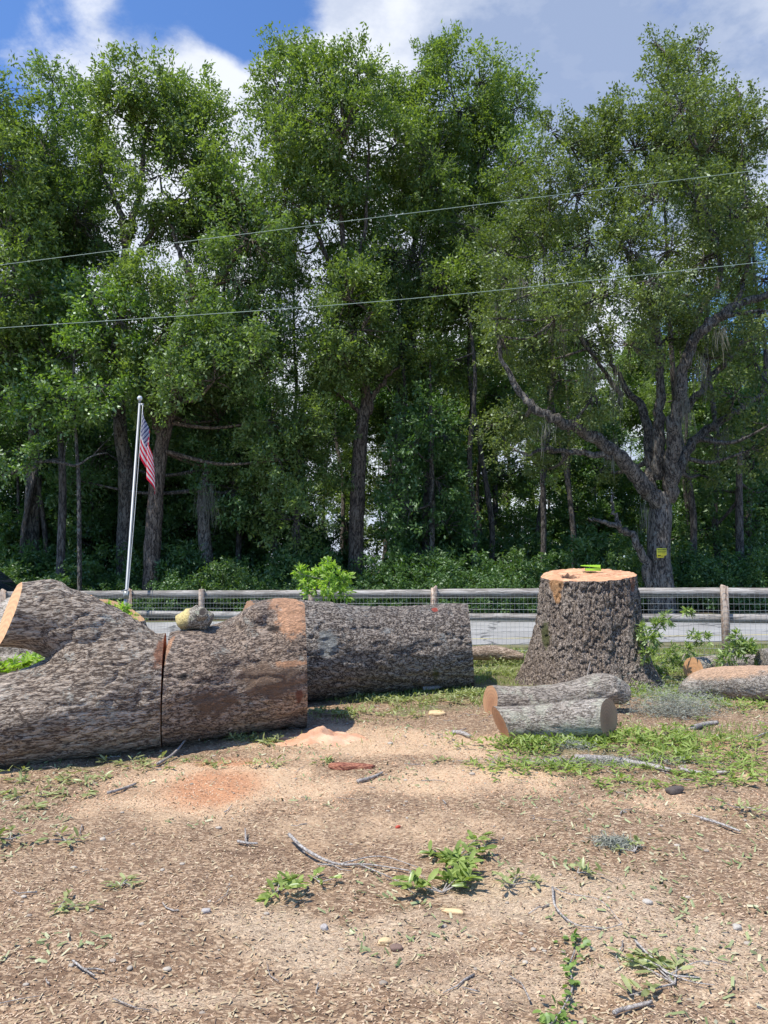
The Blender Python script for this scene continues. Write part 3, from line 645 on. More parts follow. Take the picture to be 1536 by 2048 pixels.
mb = MB(); mb.tube([ax_, ax_+np.array([0, 0, .07])], [.03, .012], 10); mb.box(ax_+np.array([.05, -.01, -.04]), (.07, .03, .05)); link('truck_cap', mb.mesh(), alu, pole)
mb = MB(); mb.tube(spline([ax_+(.075, -.03, -.05), ax_*.6+(.07, -.03, 0), ax_*.25+(.05, -.05, 0), ax_*.225+(.03, -.06, 0)], 6), .006, 5); link('halyard', mb.mesh(), plain('white_rope', (.7, .7, .66), .8, 0, 9, .1, 0), pole)
mb = MB(); mb.tube([ax_*.225+(-.09, -.03, .05), ax_*.225+(.06, -.05, .10)], .012, 6); mb.tube([ax_*.10+(-.03, -.05, 0), ax_*.10+(.12, -.05, 0)], .008, 6); link('cleat', mb.mesh(), alu, pole)
# limp flag: hoist runs down the pole, the fly end falls in folds beside it
nu, nv = 110, 60; U, Vv = np.meshgrid(np.linspace(0, 1, nu), np.linspace(0, 1, nv)); u, v = U.ravel(), Vv.ravel()
hoist = 1.0; axu = -ax_/np.linalg.norm(ax_)
drop = .96*np.power(u, .9)*(1-.06*v)
fold = np.sin(u*9.5+v*1.3+.4)*.055*sstep(0, .25, u)+np.sin(u*21+v*3)*.012*sstep(0, .3, u)
right = .030+.155*np.sin(np.clip(u*1.9, 0, 1)*np.pi/2)*(.35+.75*v)+.11*np.sin(u*7.2+v*1.6)*sstep(.12, .6, u)*(.45+.6*v)*.62+.10*u+.05*sstep(.1, .5, u)*(1-v)
top0 = ax_+np.array([.035, -.035, -.13])
FV = top0[None]+np.outer(v*hoist, axu)*(1-.10*sstep(.2, 1, u))[:, None]+np.outer(drop, [0, 0, -1.])+np.outer(right, [1, 0, 0])+np.outer(fold-.03, [0, -1., 0])
i = np.arange(nv-1)[:, None]*nu; j2 = np.arange(nu-1)[None]
me = mk(FV-top0, [np.stack([i+j2, i+j2+1, i+nu+j2+1, i+nu+j2], -1).reshape(-1, 4)], True, {'fu': ('POINT', u), 'fv': ('POINT', v)})
m, t, b, o_ = newmat('stars_and_stripes_cloth')
au = N(t, 'ShaderNodeAttribute', attribute_name='fu').outputs['Fac']; av = N(t, 'ShaderNodeAttribute', attribute_name='fv').outputs['Fac']
strp = M(t, 'FLOOR', M(t, 'MULTIPLY', av, 13)); red = M(t, 'LESS_THAN', M(t, 'MODULO', strp, 2), .5)
c = MIX(t, red, (.88, .84, .82), (.85, .012, .05))  # stripe red brightened so the cloth looks sunlit
can = M(t, 'MULTIPLY', M(t, 'LESS_THAN', au, .40), M(t, 'LESS_THAN', av, 7/13))
# stars: two interleaved grids of 6 x 5 and 5 x 4
def stargrid(offu, offv):
    a = M(t, 'SUBTRACT', M(t, 'FRACT', M(t, 'ADD', M(t, 'MULTIPLY', au, 6/.40), offu)), .5)
    bb = M(t, 'SUBTRACT', M(t, 'FRACT', M(t, 'ADD', M(t, 'MULTIPLY', av, 5/(7/13)), offv)), .5)
    r = M(t, 'SQRT', M(t, 'ADD', M(t, 'MULTIPLY', a, a), M(t, 'MULTIPLY', bb, bb)))
    an = M(t, 'ARCTAN2', a, bb); rad = M(t, 'ADD', .22, M(t, 'MULTIPLY', M(t, 'COSINE', M(t, 'MULTIPLY', an, 5)), .10))
    return M(t, 'LESS_THAN', r, rad)
star = M(t, 'MAXIMUM', stargrid(0, 0), stargrid(.5, .5))
cc = MIX(t, star, (.045, .04, .16), (.85, .85, .88))
c = MIX(t, can, c, cc); L(t, c, b.inputs['Base Color']); b.inputs['Roughness'].default_value = .7
tr = N(t, 'ShaderNodeBsdfTranslucent'); L(t, c, tr.inputs[0]); mxs = N(t, 'ShaderNodeMixShader'); mxs.inputs[0].default_value = .45
L(t, b.outputs[0], mxs.inputs[1]); L(t, tr.outputs[0], mxs.inputs[2]); L(t, mxs.outputs[0], o_.inputs[0])
fl = link('flag', me, m, None, tuple(fbx+top0)); tag(fl, 'limp red, white and blue striped flag with stars hanging from the pole', 'flag')

# ------------------------------------------------------------------ parked pickup at the left edge, beyond the fence
tk = empty('pickup_truck', (-11.3, 18.2, float(gz(-11.3, 18.2))), 'white pickup truck on the road, its windscreen pillar at the left edge', 'pickup truck')
white = plain('white_car_paint', (.78, .80, .82), .25, 0, 2, .03, 0); blackp = plain('black_rubber', (.02, .02, .02), .8); 
m, t, b, o_ = newmat('car_glass'); b.inputs['Base Color'].default_value = (.012, .02, .03, 1); b.inputs['Roughness'].default_value = .05; glassm = m
def extr(profile, y0, y1, mat, name, parent, bev=.03):
    bm = bmesh.new(); a = [bm.verts.new((x, y0, z)) for x, z in profile]; c_ = [bm.verts.new((x, y1, z)) for x, z in profile]; n = len(a)
    bm.faces.new(a); bm.faces.new(c_[::-1])
    for k in range(n): bm.faces.new((a[k], c_[k], c_[(k+1) % n], a[(k+1) % n]))
    bmesh.ops.recalc_face_normals(bm, faces=bm.faces[:])
    if bev: bmesh.ops.bevel(bm, geom=bm.edges[:], offset=bev, segments=3, affect='EDGES')
    me = bpy.data.meshes.new(name); bm.to_mesh(me); bm.free()
    return link(name, me, mat, parent)
extr([(-2.7, .45), (-2.7, 1.12), (-.2, 1.12), (2.2, 1.14), (3.0, 1.05), (3.15, .95), (3.15, .42), (2.75, .38), (2.6, .72), (2.3, .82), (2.0, .72), (1.85, .38), (-1.2, .38), (-1.35, .72), (-1.65, .82), (-1.95, .72), (-2.1, .40)], -.98, .98, white, 'body', tk, .02)
extr([(-.9, 1.13), (-.75, 1.80), (-.6, 1.86), (1.15, 1.86), (1.35, 1.78), (2.15, 1.13)], -.86, .86, white, 'cab', tk, .03)
extr([(-.75, 1.2), (-.62, 1.74), (.35, 1.77), (.35, 1.2)], -.885, .885, glassm, 'side_window', tk, .008)
extr([(.45, 1.2), (.45, 1.77), (1.2, 1.77), (1.85, 1.2)], -.885, .885, glassm, 'side_window', tk, .008)
V = np.array([(1.33, -.76, 1.80), (1.33, .76, 1.80), (2.11, .76, 1.17), (2.11, -.76, 1.17)]); V2 = V+np.array([.02, 0, .025])
mb = MB(); mb.add(np.vstack([V, V2]), [[(0, 1, 2, 3), (7, 6, 5, 4), (0, 4, 5, 1), (1, 5, 6, 2), (2, 6, 7, 3), (3, 7, 4, 0)]]); link('windscreen', mb.mesh(), glassm, tk)
mb = MB(); mb.box((3.16, -.7, .85), (.04, .35, .16)); link('headlight', mb.mesh(), plain('lamp_glass', (.6, .62, .64), .15, 0, 2, .02, 0), tk)
mb = MB(); mb.box((3.16, .7, .85), (.04, .35, .16)); link('headlight', mb.mesh(), bpy.data.materials['lamp_glass'], tk)
mb = MB(); mb.box((1.75, -1.08, 1.28), (.10, .2, .16)); link('door_mirror', mb.mesh(), white, tk)
for x in (-1.65, 2.3):
    for y in (-.86, .86):
        mb = MB(); mb.tube([(x, y-.12, .37), (x, y-.10, .37), (x, y+.10, .37), (x, y+.12, .37)], [.33, .37, .37, .33], 28); wo_ = link('wheel', mb.mesh(True), blackp, tk)
        mb = MB(); mb.tube([(x, y-.125, .37), (x, y+.125, .37)], .21, 20); link('rim', mb.mesh(True), alu, wo_)

# ------------------------------------------------------------------ overhead wires
wm = plain('pale_cable', (.27, .36, .30), .5, 0, 2, .05, 0)
def cable(p0, mid, p1, d, lab):
    a, b_, c_ = P(*p0, d[0]), P(*mid, d[1]), P(*p1, d[2]); s = spline([a+(a-b_)*.6, a, b_, c_, c_+(c_-b_)*.6], 14)
    mb = MB(); mb.tube(s-a, .0075, 6); o = link('overhead_cable', mb.mesh(True), wm, None, tuple(a)); tag(o, lab, 'cable', 'cables strung along the road')
cable((0, 530), (768, 433), (1536, 338), (20, 19, 18), 'upper of two pale overhead cables crossing in front of the trees')
cable((0, 656), (768, 602), (1536, 523), (20, 19, 18), 'lower of two pale overhead cables crossing in front of the trees')

# ------------------------------------------------------------------ leaves
def leaf_quads(C, D, Nn, ln, wd):
    """rhombic leaves: base C, direction D, normal N"""
    S = unit(np.cross(D, Nn)); a = C; b_ = C+D*(ln*.45)[:, None]+S*(wd*.5)[:, None]; c_ = C+D*ln[:, None]; d_ = C+D*(ln*.45)[:, None]-S*(wd*.5)[:, None]
    V = np.stack([a, b_, c_, d_], 1).reshape(-1, 3); q = np.arange(len(C)*4).reshape(-1, 4); return V, q
def leaves_near(C, D, Nn, ln, wd, curl=.25):
    n = len(C); S = unit(np.cross(D, Nn)); Nn = unit(np.cross(S, D)); out = []
    for tt, w_, k in ((0, 0, 0), (.35, .42, .10), (.35, 0, 0), (.35, -.42, .10), (.75, .42, .08), (.75, 0, 0), (.75, -.42, .08), (1, 0, 0)):
        out.append(C+D*(ln*tt)[:, None]+S*(wd*w_)[:, None]+Nn*((k*wd)-(curl*ln*tt*tt))[:, None])
    V = np.stack(out, 1).reshape(-1, 3); b0 = (np.arange(n)*8)[:, None]
    tri = np.concatenate([b0+np.array(f) for f in ((0, 1, 2), (0, 2, 3), (4, 7, 5), (5, 7, 6))])
    qd = np.concatenate([b0+np.array(f) for f in ((1, 4, 5, 2), (2, 5, 6, 3))]); return V, tri, qd
def rsph(n, r=rng): return unit(r.normal(size=(n, 3)))

DENS = 1.5
def crown(blobs, dens=1., leaf=(.17, .07), r=rng, clr=.42, per=34, carve=.42, rise=.25, seed=0, inner=.5):
    """blobs: (centre, radii). returns V, quads, tint and the twig cluster centres"""
    Cs = []; ow = []
    for bi, (c, rad) in enumerate(blobs):
        rad = np.array(rad, float); vol = (rad[0]*rad[1]*rad[2])**(1/3)
        n = int(DENS*dens*30*vol**2.15)+6
        d = rsph(int(n*1.9), r); rr_ = r.uniform(inner**3, 1.12, len(d))**(1/3)
        p = c+d*rad*rr_[:, None]*(1+.18*(vn(d*2.3+bi*7, 1., seed)-.5))[:, None]
        k = fbm(p, .55, 3, seed+3); p = p[k > np.quantile(k, carve)]
        p = p[:n]; Cs.append(p); ow += [bi]*len(p)
    Cs = np.concatenate(Cs); ow = np.array(ow); n = len(Cs)
    cen = np.array([blobs[k][0] for k in ow]); out = unit(Cs-cen+np.array([0, 0, .5])*np.linalg.norm(Cs-cen, axis=1)[:, None]*rise*2)
    m_ = (per*r.uniform(.6, 1.4, n)).astype(int); idx = np.repeat(np.arange(n), m_); K = len(idx)
    csz = (clr*r.uniform(.6, 1.35, n))[idx]
    # leaves strung along a twig that leaves the cluster centre outward
    s = r.uniform(-.3, 1.15, K); off = r.normal(size=(K, 3))*.34
    pos = Cs[idx]+out[idx]*(s*csz)[:, None]+off*(csz*(1-.45*np.clip(s, 0, 1)))[:, None]
    D = unit(out[idx]*.5+r.normal(size=(K, 3))*.75+np.array([0, 0, -.22])); Nn = unit(r.normal(size=(K, 3))*.7+np.array([0, 0, .9]))
    ln = leaf[0]*r.uniform(.65, 1.3, K); wd = leaf[1]*r.uniform(.7, 1.25, K)
    V, q = leaf_quads(pos, D, Nn, ln, wd)
    tint = np.clip(.45*r.uniform(0, 1, n)[idx]+.35*fbm(Cs, .35, 2, seed+9)[idx]+.3*r.uniform(0, 1, K), 0, .92)
    return V, q, tint, Cs, ow
def tree(name, base, trunk, limbs, blobs, label, cat='tree', lm=None, bm_=None, dens=1., leaf=(.165, .07), seed=0, twig=.3, group=None, moss=(), clr=.42, per=34, carve=.42, accent=0., inner=.5):
    r = np.random.default_rng(seed+100); base = np.array(base, float)
    o = empty(name, tuple(base), label, cat, group)
    blobs = [(np.array(c)-base, rad) for c, rad in blobs]
    tp, tr_ = trunk; tp = np.array(tp)-base
    mb = MB(); sp = spline(tp, 8); sr = np.interp(np.linspace(0, 1, len(sp)), np.linspace(0, 1, len(tr_)), tr_)
    mb.tube(sp, sr, 18, True, .16, seed+3)
    link('trunk', mb.mesh(True), bm_, o)
    mb = MB(); nodes = [(p, q_) for p, q_ in zip(sp[len(sp)//3:], sr[len(sp)//3:])]
    for lp, lr in limbs:
        lp = np.array(lp)-base; s2 = spline(lp, 7); s2[1:-1] += r.normal(size=s2[1:-1].shape)*.04; r2 = np.interp(np.linspace(0, 1, len(s2)), np.linspace(0, 1, len(lr)), lr)
        mb.tube(s2, r2*(.82 if moss else .9), 12, True, .16, seed+7); nodes += [(p, q_) for p, q_ in zip(s2[2:], r2[2:])]
    NP = np.array([n_[0] for n_ in nodes]); NR = np.array([n_[1] for n_ in nodes])
    V, q, tint, Cs, ow = crown(blobs, dens, leaf, r, clr, per, carve, seed=seed, inner=inner)
    for bi, (c, rad) in enumerate(blobs):
        dz = NP-c; cost = np.linalg.norm(dz, axis=1)+np.clip(dz[:, 2], 0, 9)*1.5; k = int(np.argmin(cost)); a = NP[k]
        ra = min(NR[k]*.6, .09)
        if np.linalg.norm(c-a) > .4:
            midp = (a+c)/2+np.array([0, 0, -.1*np.linalg.norm(c-a)])+r.normal(size=3)*.12; s2 = spline([a, midp, c], 5); mb.tube(s2, np.linspace(ra, .03, len(s2)), 7, False, .1, seed)
        mine = Cs[ow == bi]; sel = mine[r.random(len(mine)) < twig]
        for e in sel:
            st_ = c+(e-c)*r.uniform(0, .35); md_ = (st_+e)/2+r.normal(size=3)*.08*np.linalg.norm(e-c)
            mb.tube(np.array([st_, md_, e]), [.022, .014, .006], 4, False)
    link('branches', mb.mesh(True), bm_, o)
    if accent: tint = np.where(np.repeat(r.random(len(Cs)) < accent, 1)[0:1].repeat(len(tint)) & (r.random(len(tint)) < accent), .97, tint)
    me = mk(V, [q], False, {'tint': ('FACE', tint)}); link('crown', me, lm, o)
    if moss:
        VV = []; 
        for c, hgt, wd_ in moss:
            c = np.array(c)-base; K = int(60*hgt)
            p = c+r.normal(size=(K, 3))*np.array([wd_, wd_, .12]); p[:, 2] -= abs(r.normal(size=K))*hgt*.35
            l_ = hgt*r.uniform(.3, 1, K); D = unit(np.array([0, 0, -1.])+r.normal(size=(K, 3))*.14)
            VV.append((p, D, l_))
        p = np.concatenate([a for a, _, _ in VV]); D = np.concatenate([a for _, a, _ in VV]); l_ = np.concatenate([a for _, _, a in VV])
        V, q = leaf_quads(p, D, rsph(len(p), r), l_, np.full(len(p), .014)); link('hanging_moss', mk(V, [q]), MOSS, o)
    return o
MOSS = plain('spanish_moss', (.15, .145, .11), .9, 0, 5, .3, 0)
L_oak = leafmat('laurel_oak_leaves', (.058, .100, .028), (.245, .315, .085), None, .42, 0.050)
L_oak2 = leafmat('water_oak_leaves', (.050, .095, .028), (.205, .280, .080), None, .40, 0.055)
L_live = leafmat('live_oak_leaves', (.058, .092, .026), (.205, .250, .070), None, .36, 0.060)
L_dark = leafmat('understorey_leaves', (.036, .088, .024), (.125, .215, .058), None, .35, 0.060)
L_maple = leafmat('maple_leaves', (.075, .14, .022), (.20, .30, .055), (.40, .13, .07), .45, .10)
L_pale = leafmat('sunny_wood_leaves', (.075, .12, .035), (.22, .29, .09), None, .45, 0.040)
B_grey = bark('oak_trunk_bark', (.03, .025, .02), (.12, .10, .082), (.28, .25, .21), 7., (1, 1, .3), 0, (.24, .25, .22), .35, (), .9, .08)
B_brown = bark('brown_trunk_bark', (.035, .024, .017), (.16, .108, .078), (.32, .25, .19), 8., (1, 1, .25), 0, None, 0, (), .9, .06)
B_dark = bark('dark_trunk_bark', (.022, .018, .015), (.085, .07, .058), (.18, .16, .14), 7., (1, 1, .25), 0, None, 0, (), .8, .05)
def BL(lst, d, sq=1., dj=1.6, s=0):
    r = np.random.default_rng(s); out = []
    for e in lst:
        px, py, rp = e[:3]; dd_ = d+(e[3] if len(e) > 3 else r.uniform(-dj, dj)); c = P(px, py, dd_); k = rp*1.05/F*dd_*(1+.16*(max(0, 1137-py)/1000.)); out.append((c, (k, k*1.05, k*sq)))
    return out
def TB(px, d): p = PX(px, d, 0); p[2] = float(gz(p[0], p[1]))-.1; return p
def tl(pts, d):  # polyline of (px,py[,dd])
    return [P(a[0], a[1], d+(a[2] if len(a) > 2 else 0)) for a in pts]

# far left oak
d = 25.5
tree('oak_tree', TB(-75, d), ([TB(-75, d)]+tl([(-70, 900), (-60, 600), (-50, 350)], d), [.4, .34, .26, .1]), [(tl([(-65, 720), (20, 560), (60, 470)], d), [.2, .13, .06])],
     BL([(-30, 205, 75), (-70, 300, 110), (0, 330, 60), (-50, 450, 120), (10, 480, 75), (-30, 600, 110), (-60, 740, 120), (20, 700, 60)], d, s=1),
     'tall leafy oak cut off by the left edge of the photo', lm=L_oak, bm_=B_grey, seed=1)
d = 29.
tree('oak_tree', TB(60, d), ([TB(60, d)]+tl([(70, 900), (80, 650), (100, 400), (110, 230)], d), [.32, .28, .22, .15, .05]), [(tl([(75, 640), (130, 520), (150, 450)], d), [.2, .12, .05]), (tl([(80, 600), (40, 500), (30, 400)], d), [.2, .12, .05])],
     BL([(105, 160, 32), (125, 200, 42), (150, 240, 50), (90, 300, 75), (40, 350, 70), (150, 340, 70), (95, 400, 85), (155, 440, 72), (70, 500, 85), (150, 540, 75), (50, 600, 80)], d, s=2),
     'oak with a narrow leaning top spire, second from the left', lm=L_oak2, bm_=B_grey, seed=2)
d = 27.5
tree('oak_tree', TB(248, d), ([TB(248, d)]+tl([(252, 960), (240, 860), (238, 700), (246, 560), (254, 470)], d), [.31, .27, .24, .2, .17, .13]),
     [(tl([(252, 500), (238, 420), (205, 350), (195, 290)], d), [.16, .12, .08, .04]), (tl([(254, 480), (275, 400), (290, 300), (300, 200)], d), [.17, .13, .09, .04]), (tl([(246, 570), (300, 470), (350, 400)], d), [.15, .10, .05]), (tl([(240, 720), (180, 600), (150, 560)], d), [.15, .1, .05])],
     BL([(255, 175, 48), (320, 180, 48), (378, 200, 50), (415, 250, 42), (225, 225, 50), (280, 250, 75), (350, 270, 75), (400, 320, 60), (250, 320, 60), (320, 350, 70), (380, 395, 65), (300, 425, 55), (425, 440, 55), (240, 620, 60, -2), (290, 580, 55, -2), (220, 700, 60, -2), (270, 780, 55, -2), (190, 640, 55)], d, s=3),
     'broad-crowned oak above the flagpole with sky showing at its fork', lm=L_oak, bm_=B_grey, seed=3)
d = 26.5
tree('oak_tree', TB(300, d), ([TB(300, d)]+tl([(308, 1050), (322, 900), (350, 800), (372, 740), (388, 600), (378, 530)], d), [.32, .28, .25, .21, .17, .13, .09]),
     [(tl([(380, 560), (350, 480), (330, 430)], d), [.12, .08, .04]), (tl([(385, 620), (440, 560), (490, 480)], d), [.14, .1, .04]), (tl([(325, 890), (300, 800), (280, 700)], d), [.18, .12, .06]), (tl([(370, 745), (450, 680), (520, 600)], d), [.15, .1, .05])],
     BL([(470, 330, 48), (480, 400, 62), (440, 470, 60), (500, 480, 65), (540, 540, 45), (470, 560, 70), (400, 640, 70), (480, 660, 75), (330, 660, 75), (270, 720, 70), (400, 750, 80), (490, 760, 80), (550, 740, 55), (330, 780, 60), (440, 840, 80), (540, 840, 65), (370, 600, 50, -2), (380, 690, 60, -2), (430, 760, 60, -2.5), (350, 760, 55, -2.5), (500, 700, 60, -2), (560, 660, 50), (470, 920, 60), (560, 920, 50)], d, s=4),
     'dark dense oak with a forked brown trunk just right of the flag', lm=L_oak2, bm_=B_brown, seed=4)
d = 28.
tree('oak_tree', TB(712, d), ([TB(712, d)]+tl([(712, 1100), (716, 960), (724, 850), (732, 790), (712, 690), (690, 560), (680, 420), (640, 250)], d), [.34, .29, .28, .25, .2, .16, .12, .09, .04]),
     [(tl([(728, 850), (745, 800), (770, 760), (800, 730)], d), [.16, .12, .09, .04]), (tl([(722, 830), (690, 800), (650, 770), (620, 755)], d), [.1, .07, .05, .03]), (tl([(700, 640), (650, 500), (600, 380), (580, 200)], d), [.14, .1, .07, .03]), (tl([(695, 600), (730, 450), (735, 250)], d), [.12, .08, .04])],
     BL([(580, 95, 34), (600, 140, 48), (560, 190, 50), (640, 170, 55), (715, 135, 38), (690, 180, 50), (610, 240, 75), (690, 260, 70), (555, 290, 52), (620, 340, 80), (700, 350, 75), (570, 400, 65), (650, 440, 80), (720, 450, 60), (590, 500, 60), (680, 530, 70), (740, 560, 60), (700, 640, 70), (760, 680, 65), (670, 700, 50), (745, 740, 40), (690, 760, 40), (700, 600, 60, -2), (720, 660, 60, -2), (680, 700, 55, -2), (650, 640, 45, -1)], d, s=5),
     'tallest middle oak with a straight bare lower trunk', lm=L_oak, bm_=B_brown, seed=5, dens=1.05)
d = 30.
tree('oak_tree', TB(800, d), ([TB(800, d)]+tl([(798, 950), (800, 780), (815, 560), (850, 400), (880, 250)], d), [.18, .16, .14, .12, .09, .04]),
     [(tl([(812, 600), (900, 450), (960, 330), (980, 220)], d), [.15, .1, .07, .03]), (tl([(830, 480), (800, 360), (800, 260)], d), [.1, .07, .03])],
     BL([(785, 175, 48), (850, 140, 42), (900, 130, 42), (960, 165, 45), (1020, 175, 42), (1035, 215, 42), (840, 215, 72), (920, 220, 75), (1000, 260, 68), (790, 290, 72), (870, 320, 80), (960, 330, 80), (1025, 330, 50), (800, 420, 65), (900, 430, 80), (990, 430, 70), (840, 520, 70), (930, 540, 75), (1010, 520, 45), (860, 630, 65), (950, 640, 50), (790, 500, 50), (830, 700, 60), (900, 720, 60), (960, 720, 50), (800, 620, 60), (880, 560, 60, -2), (1000, 600, 50)], d, s=6),
     'wide rounded oak crown directly right of the tallest one', lm=L_oak, bm_=B_dark, seed=6, dens=1.05)
# live oak at the right
d = 24.; b0 = TB(1322, d)
lo_l = [(tl([(1316, 1010), (1275, 955, -.5), (1222, 900, -1), (1160, 858, -1.5), (1092, 830, -2), (1040, 785, -2), (1005, 715, -2), (992, 620, -2)], d), [.34, .30, .25, .21, .17, .13, .08, .04]),
        (tl([(1225, 912, -1), (1160, 905, -1), (1090, 898, -1), (1055, 912, -1)], d), [.14, .11, .08, .03]),
        (tl([(1300, 990), (1298, 900, .3), (1288, 825, .5), (1255, 780, .8), (1228, 735, 1), (1200, 660, 1)], d), [.26, .22, .17, .12, .09, .04]),
        (tl([(1318, 960), (1318, 850, -.3), (1322, 760, -.4), (1310, 650, -.6), (1280, 590), (1245, 490), (1200, 400), (1170, 320)], d), [.26, .22, .16, .13, .10, .08, .06, .03]),
        (tl([(1335, 1000), (1345, 900, -.6), (1356, 800, -1.), (1372, 715, -1.2), (1412, 655, -1.5), (1470, 612, -1.5), (1545, 585, -1.5)], d), [.32, .28, .24, .21, .20, .17, .12]),
        (tl([(1372, 720, -1.2), (1400, 620), (1440, 560), (1425, 460), (1400, 370), (1385, 250), (1350, 150)], d), [.14, .14, .12, .10, .08, .05, .02]),
        (tl([(1362, 825, .3), (1430, 750, .3), (1480, 695, .3), (1545, 655, .3)], d), [.16, .14, .12, .08]),
        (tl([(1345, 965), (1385, 885, .4), (1440, 842, .5), (1490, 812, .5), (1545, 775, .5)], d), [.24, .19, .16, .12, .07]),
        (tl([(1245, 790, .8), (1180, 700), (1120, 600), (1080, 480)], d), [.1, .08, .06, .03]),
        (tl([(1470, 612, -1.5), (1500, 500), (1490, 380), (1480, 260)], d), [.10, .07, .05, .02]),
        (tl([(1298, 1188, -.1), (1288, 1115, -.3), (1250, 1062, -.6), (1215, 1045, -.8), (1176, 1035, -1)], d), [.20, .17, .13, .09, .03]),
        (tl([(1240, 1055, -.6), (1226, 1020, -.6), (1224, 985, -.6)], d), [.09, .07, .03])]
mo = [(P(1040, 540, 22), 1.1, .12), (P(1160, 570, 22.5), 1.4, .15), (P(1230, 730, 23), 1.5, .12), (P(1180, 720, 22.5), 1.1, .1), (P(1370, 780, 22.5), 1.3, .10), (P(1225, 870, 23.), 1., .1),
      (P(1290, 1000, 23.6), 1., .12), (P(1400, 700, 22.5), 1.1, .15), (P(1300, 620, 22.5), .8, .12), (P(1090, 840, 22), .7, .1), (P(1440, 640, 22.), 1.0, .15), (P(1120, 640, 22.5), .9, .12), (P(1450, 850, 24), .8, .12)]
tree('live_oak', b0, ([b0]+tl([(1318, 1110), (1320, 1030), (1322, 985)], d), [.46, .38, .36, .30]), lo_l,
     BL([(1315, 90, 20), (1345, 110, 32), (1400, 95, 24), (1385, 150, 42), (1320, 165, 40), (1300, 215, 45), (1360, 220, 52), (1430, 210, 42), (1480, 185, 30), (1500, 240, 42), (1540, 250, 30),
         (1105, 265, 26), (1140, 290, 42), (1200, 255, 38), (1245, 240, 38), (1200, 320, 55), (1270, 300, 60), (1340, 310, 60), (1420, 300, 60), (1490, 330, 60), (1100, 350, 45), (1150, 390, 55), (1230, 400, 60), (1310, 400, 60), (1390, 400, 60), (1460, 420, 55), (1530, 420, 55),
         (1050, 400, 40), (1040, 470, 42), (985, 500, 32), (1100, 460, 50), (1180, 480, 55), (1260, 500, 55), (1340, 500, 55), (1410, 520, 50), (1500, 520, 55),
         (1060, 570, 45), (1130, 580, 52), (1210, 590, 55), (1290, 590, 50), (1360, 590, 50), (1450, 560, 45), (1530, 560, 45), (1000, 600, 36), (1000, 640, 36, -2), (1020, 560, 40, -2), (1080, 670, 50), (1160, 680, 52), (1260, 690, 48), (1330, 680, 42), (1420, 720, 42), (1510, 720, 48),
         (1010, 690, 42), (1120, 760, 45), (1190, 790, 40), (1040, 820, 42), (1470, 790, 42), (1540, 850, 52), (1430, 880, 42), (1500, 900, 40), (1090, 880, 36), (985, 850, 34), (1150, 850, 30), (1190, 600, 44, -3), (1110, 640, 44, -3), (1300, 560, 44, -3), (1060, 720, 38, 1), (1020, 900, 34, 0), (1090, 940, 34, 1), (1530, 620, 44, -2), (1400, 950, 32, 2), (1200, 940, 28, 2)], d, s=7, dj=2.2),
     'sprawling live oak at right with forked grey trunk and yellow sign', 'oak tree', lm=L_live, bm_=B_grey, seed=7, dens=1.3, leaf=(.125, .058), twig=.4, moss=mo, clr=.36, per=38, carve=.40)
# sign nailed on the live oak
sg = P(1323, 1106, d-.62)
mb = MB(); V = np.array([(-.15, -.15), (.06, -.15), (.09, -.09), (.16, -.06), (.16, .15), (-.15, .15)]); n = len(V)
mb.add(np.concatenate([np.c_[V[:, 0], V[:, 0]*0-.006, V[:, 1]], np.c_[V[:, 0], V[:, 0]*0+.006, V[:, 1]]]), [[tuple(range(n))], [tuple(range(2*n-1, n-1, -1))], [(k, n+k, n+(k+1) % n, (k+1) % n) for k in range(n)]])
sign = link('posted_sign', mb.mesh(), plain('yellow_sign_board', (.70, .62, .05), .6, 0, 4, .1, 0), None, tuple(sg)); tag(sign, 'small yellow notice with a torn corner nailed to the live oak trunk', 'sign')
mb = MB(); r_ = np.random.default_rng(5)
for z, x1, hh in ((.105, .12, .035), (.05, .12, .022), (.005, .12, .02), (-.075, -.02, .035), (-.10, .03, .018)):
    x = -.12
    while x < x1: wd_ = r_.uniform(.010, .028); mb.box((x+wd_/2, -.009, z), (wd_, .003, hh*r_.uniform(.75, 1))); x += wd_+.008
link('faded_lettering', mb.mesh(), plain('dark_sign_ink', (.10, .085, .01), .7, 0, 4, .1, 0), sign)

# mid-storey trees
d = 27.
tree('maple_tree', TB(120, d-1), ([TB(120, d-1)]+tl([(125, 1000), (120, 850), (110, 720)], d-1), [.16, .13, .09, .04]), [],
     BL([(60, 590, 45), (130, 600, 48), (190, 590, 42), (40, 690, 60), (110, 700, 60), (180, 680, 52), (60, 790, 65), (140, 790, 60), (200, 770, 45), (10, 800, 55), (30, 900, 45), (240, 640, 45)], d-1.5, s=8),
     'bright green maple with reddish seed tufts at lower left', lm=L_maple, bm_=B_dark, seed=8, leaf=(.15, .085))
tree('understorey_tree', TB(590, d), ([TB(590, d)]+tl([(595, 1000), (600, 860), (620, 790)], d), [.14, .11, .08, .03]), [],
     BL([(640, 790, 34), (620, 840, 50), (570, 870, 50), (660, 870, 40), (600, 930, 60), (540, 960, 55), (640, 960, 45), (500, 1020, 55), (590, 1040, 60)], d, s=9, dj=1.),
     'bright young tree between the forked brown trunk and tall bare trunk', lm=L_pale, bm_=B_dark, seed=9)
tree('understorey_tree', TB(862, d+1), ([TB(862, d+1)]+tl([(864, 980), (862, 840), (860, 720)], d+1), [.13, .10, .07, .03]), [],
     BL([(860, 760, 36), (850, 830, 48), (890, 870, 42), (830, 900, 50), (870, 960, 55), (820, 1020, 60), (890, 1050, 55), (850, 1110, 60)], d+1, s=10, dj=1.),
     'dark evergreen understorey tree right of the tall bare trunk', lm=L_dark, bm_=B_grey, seed=10)
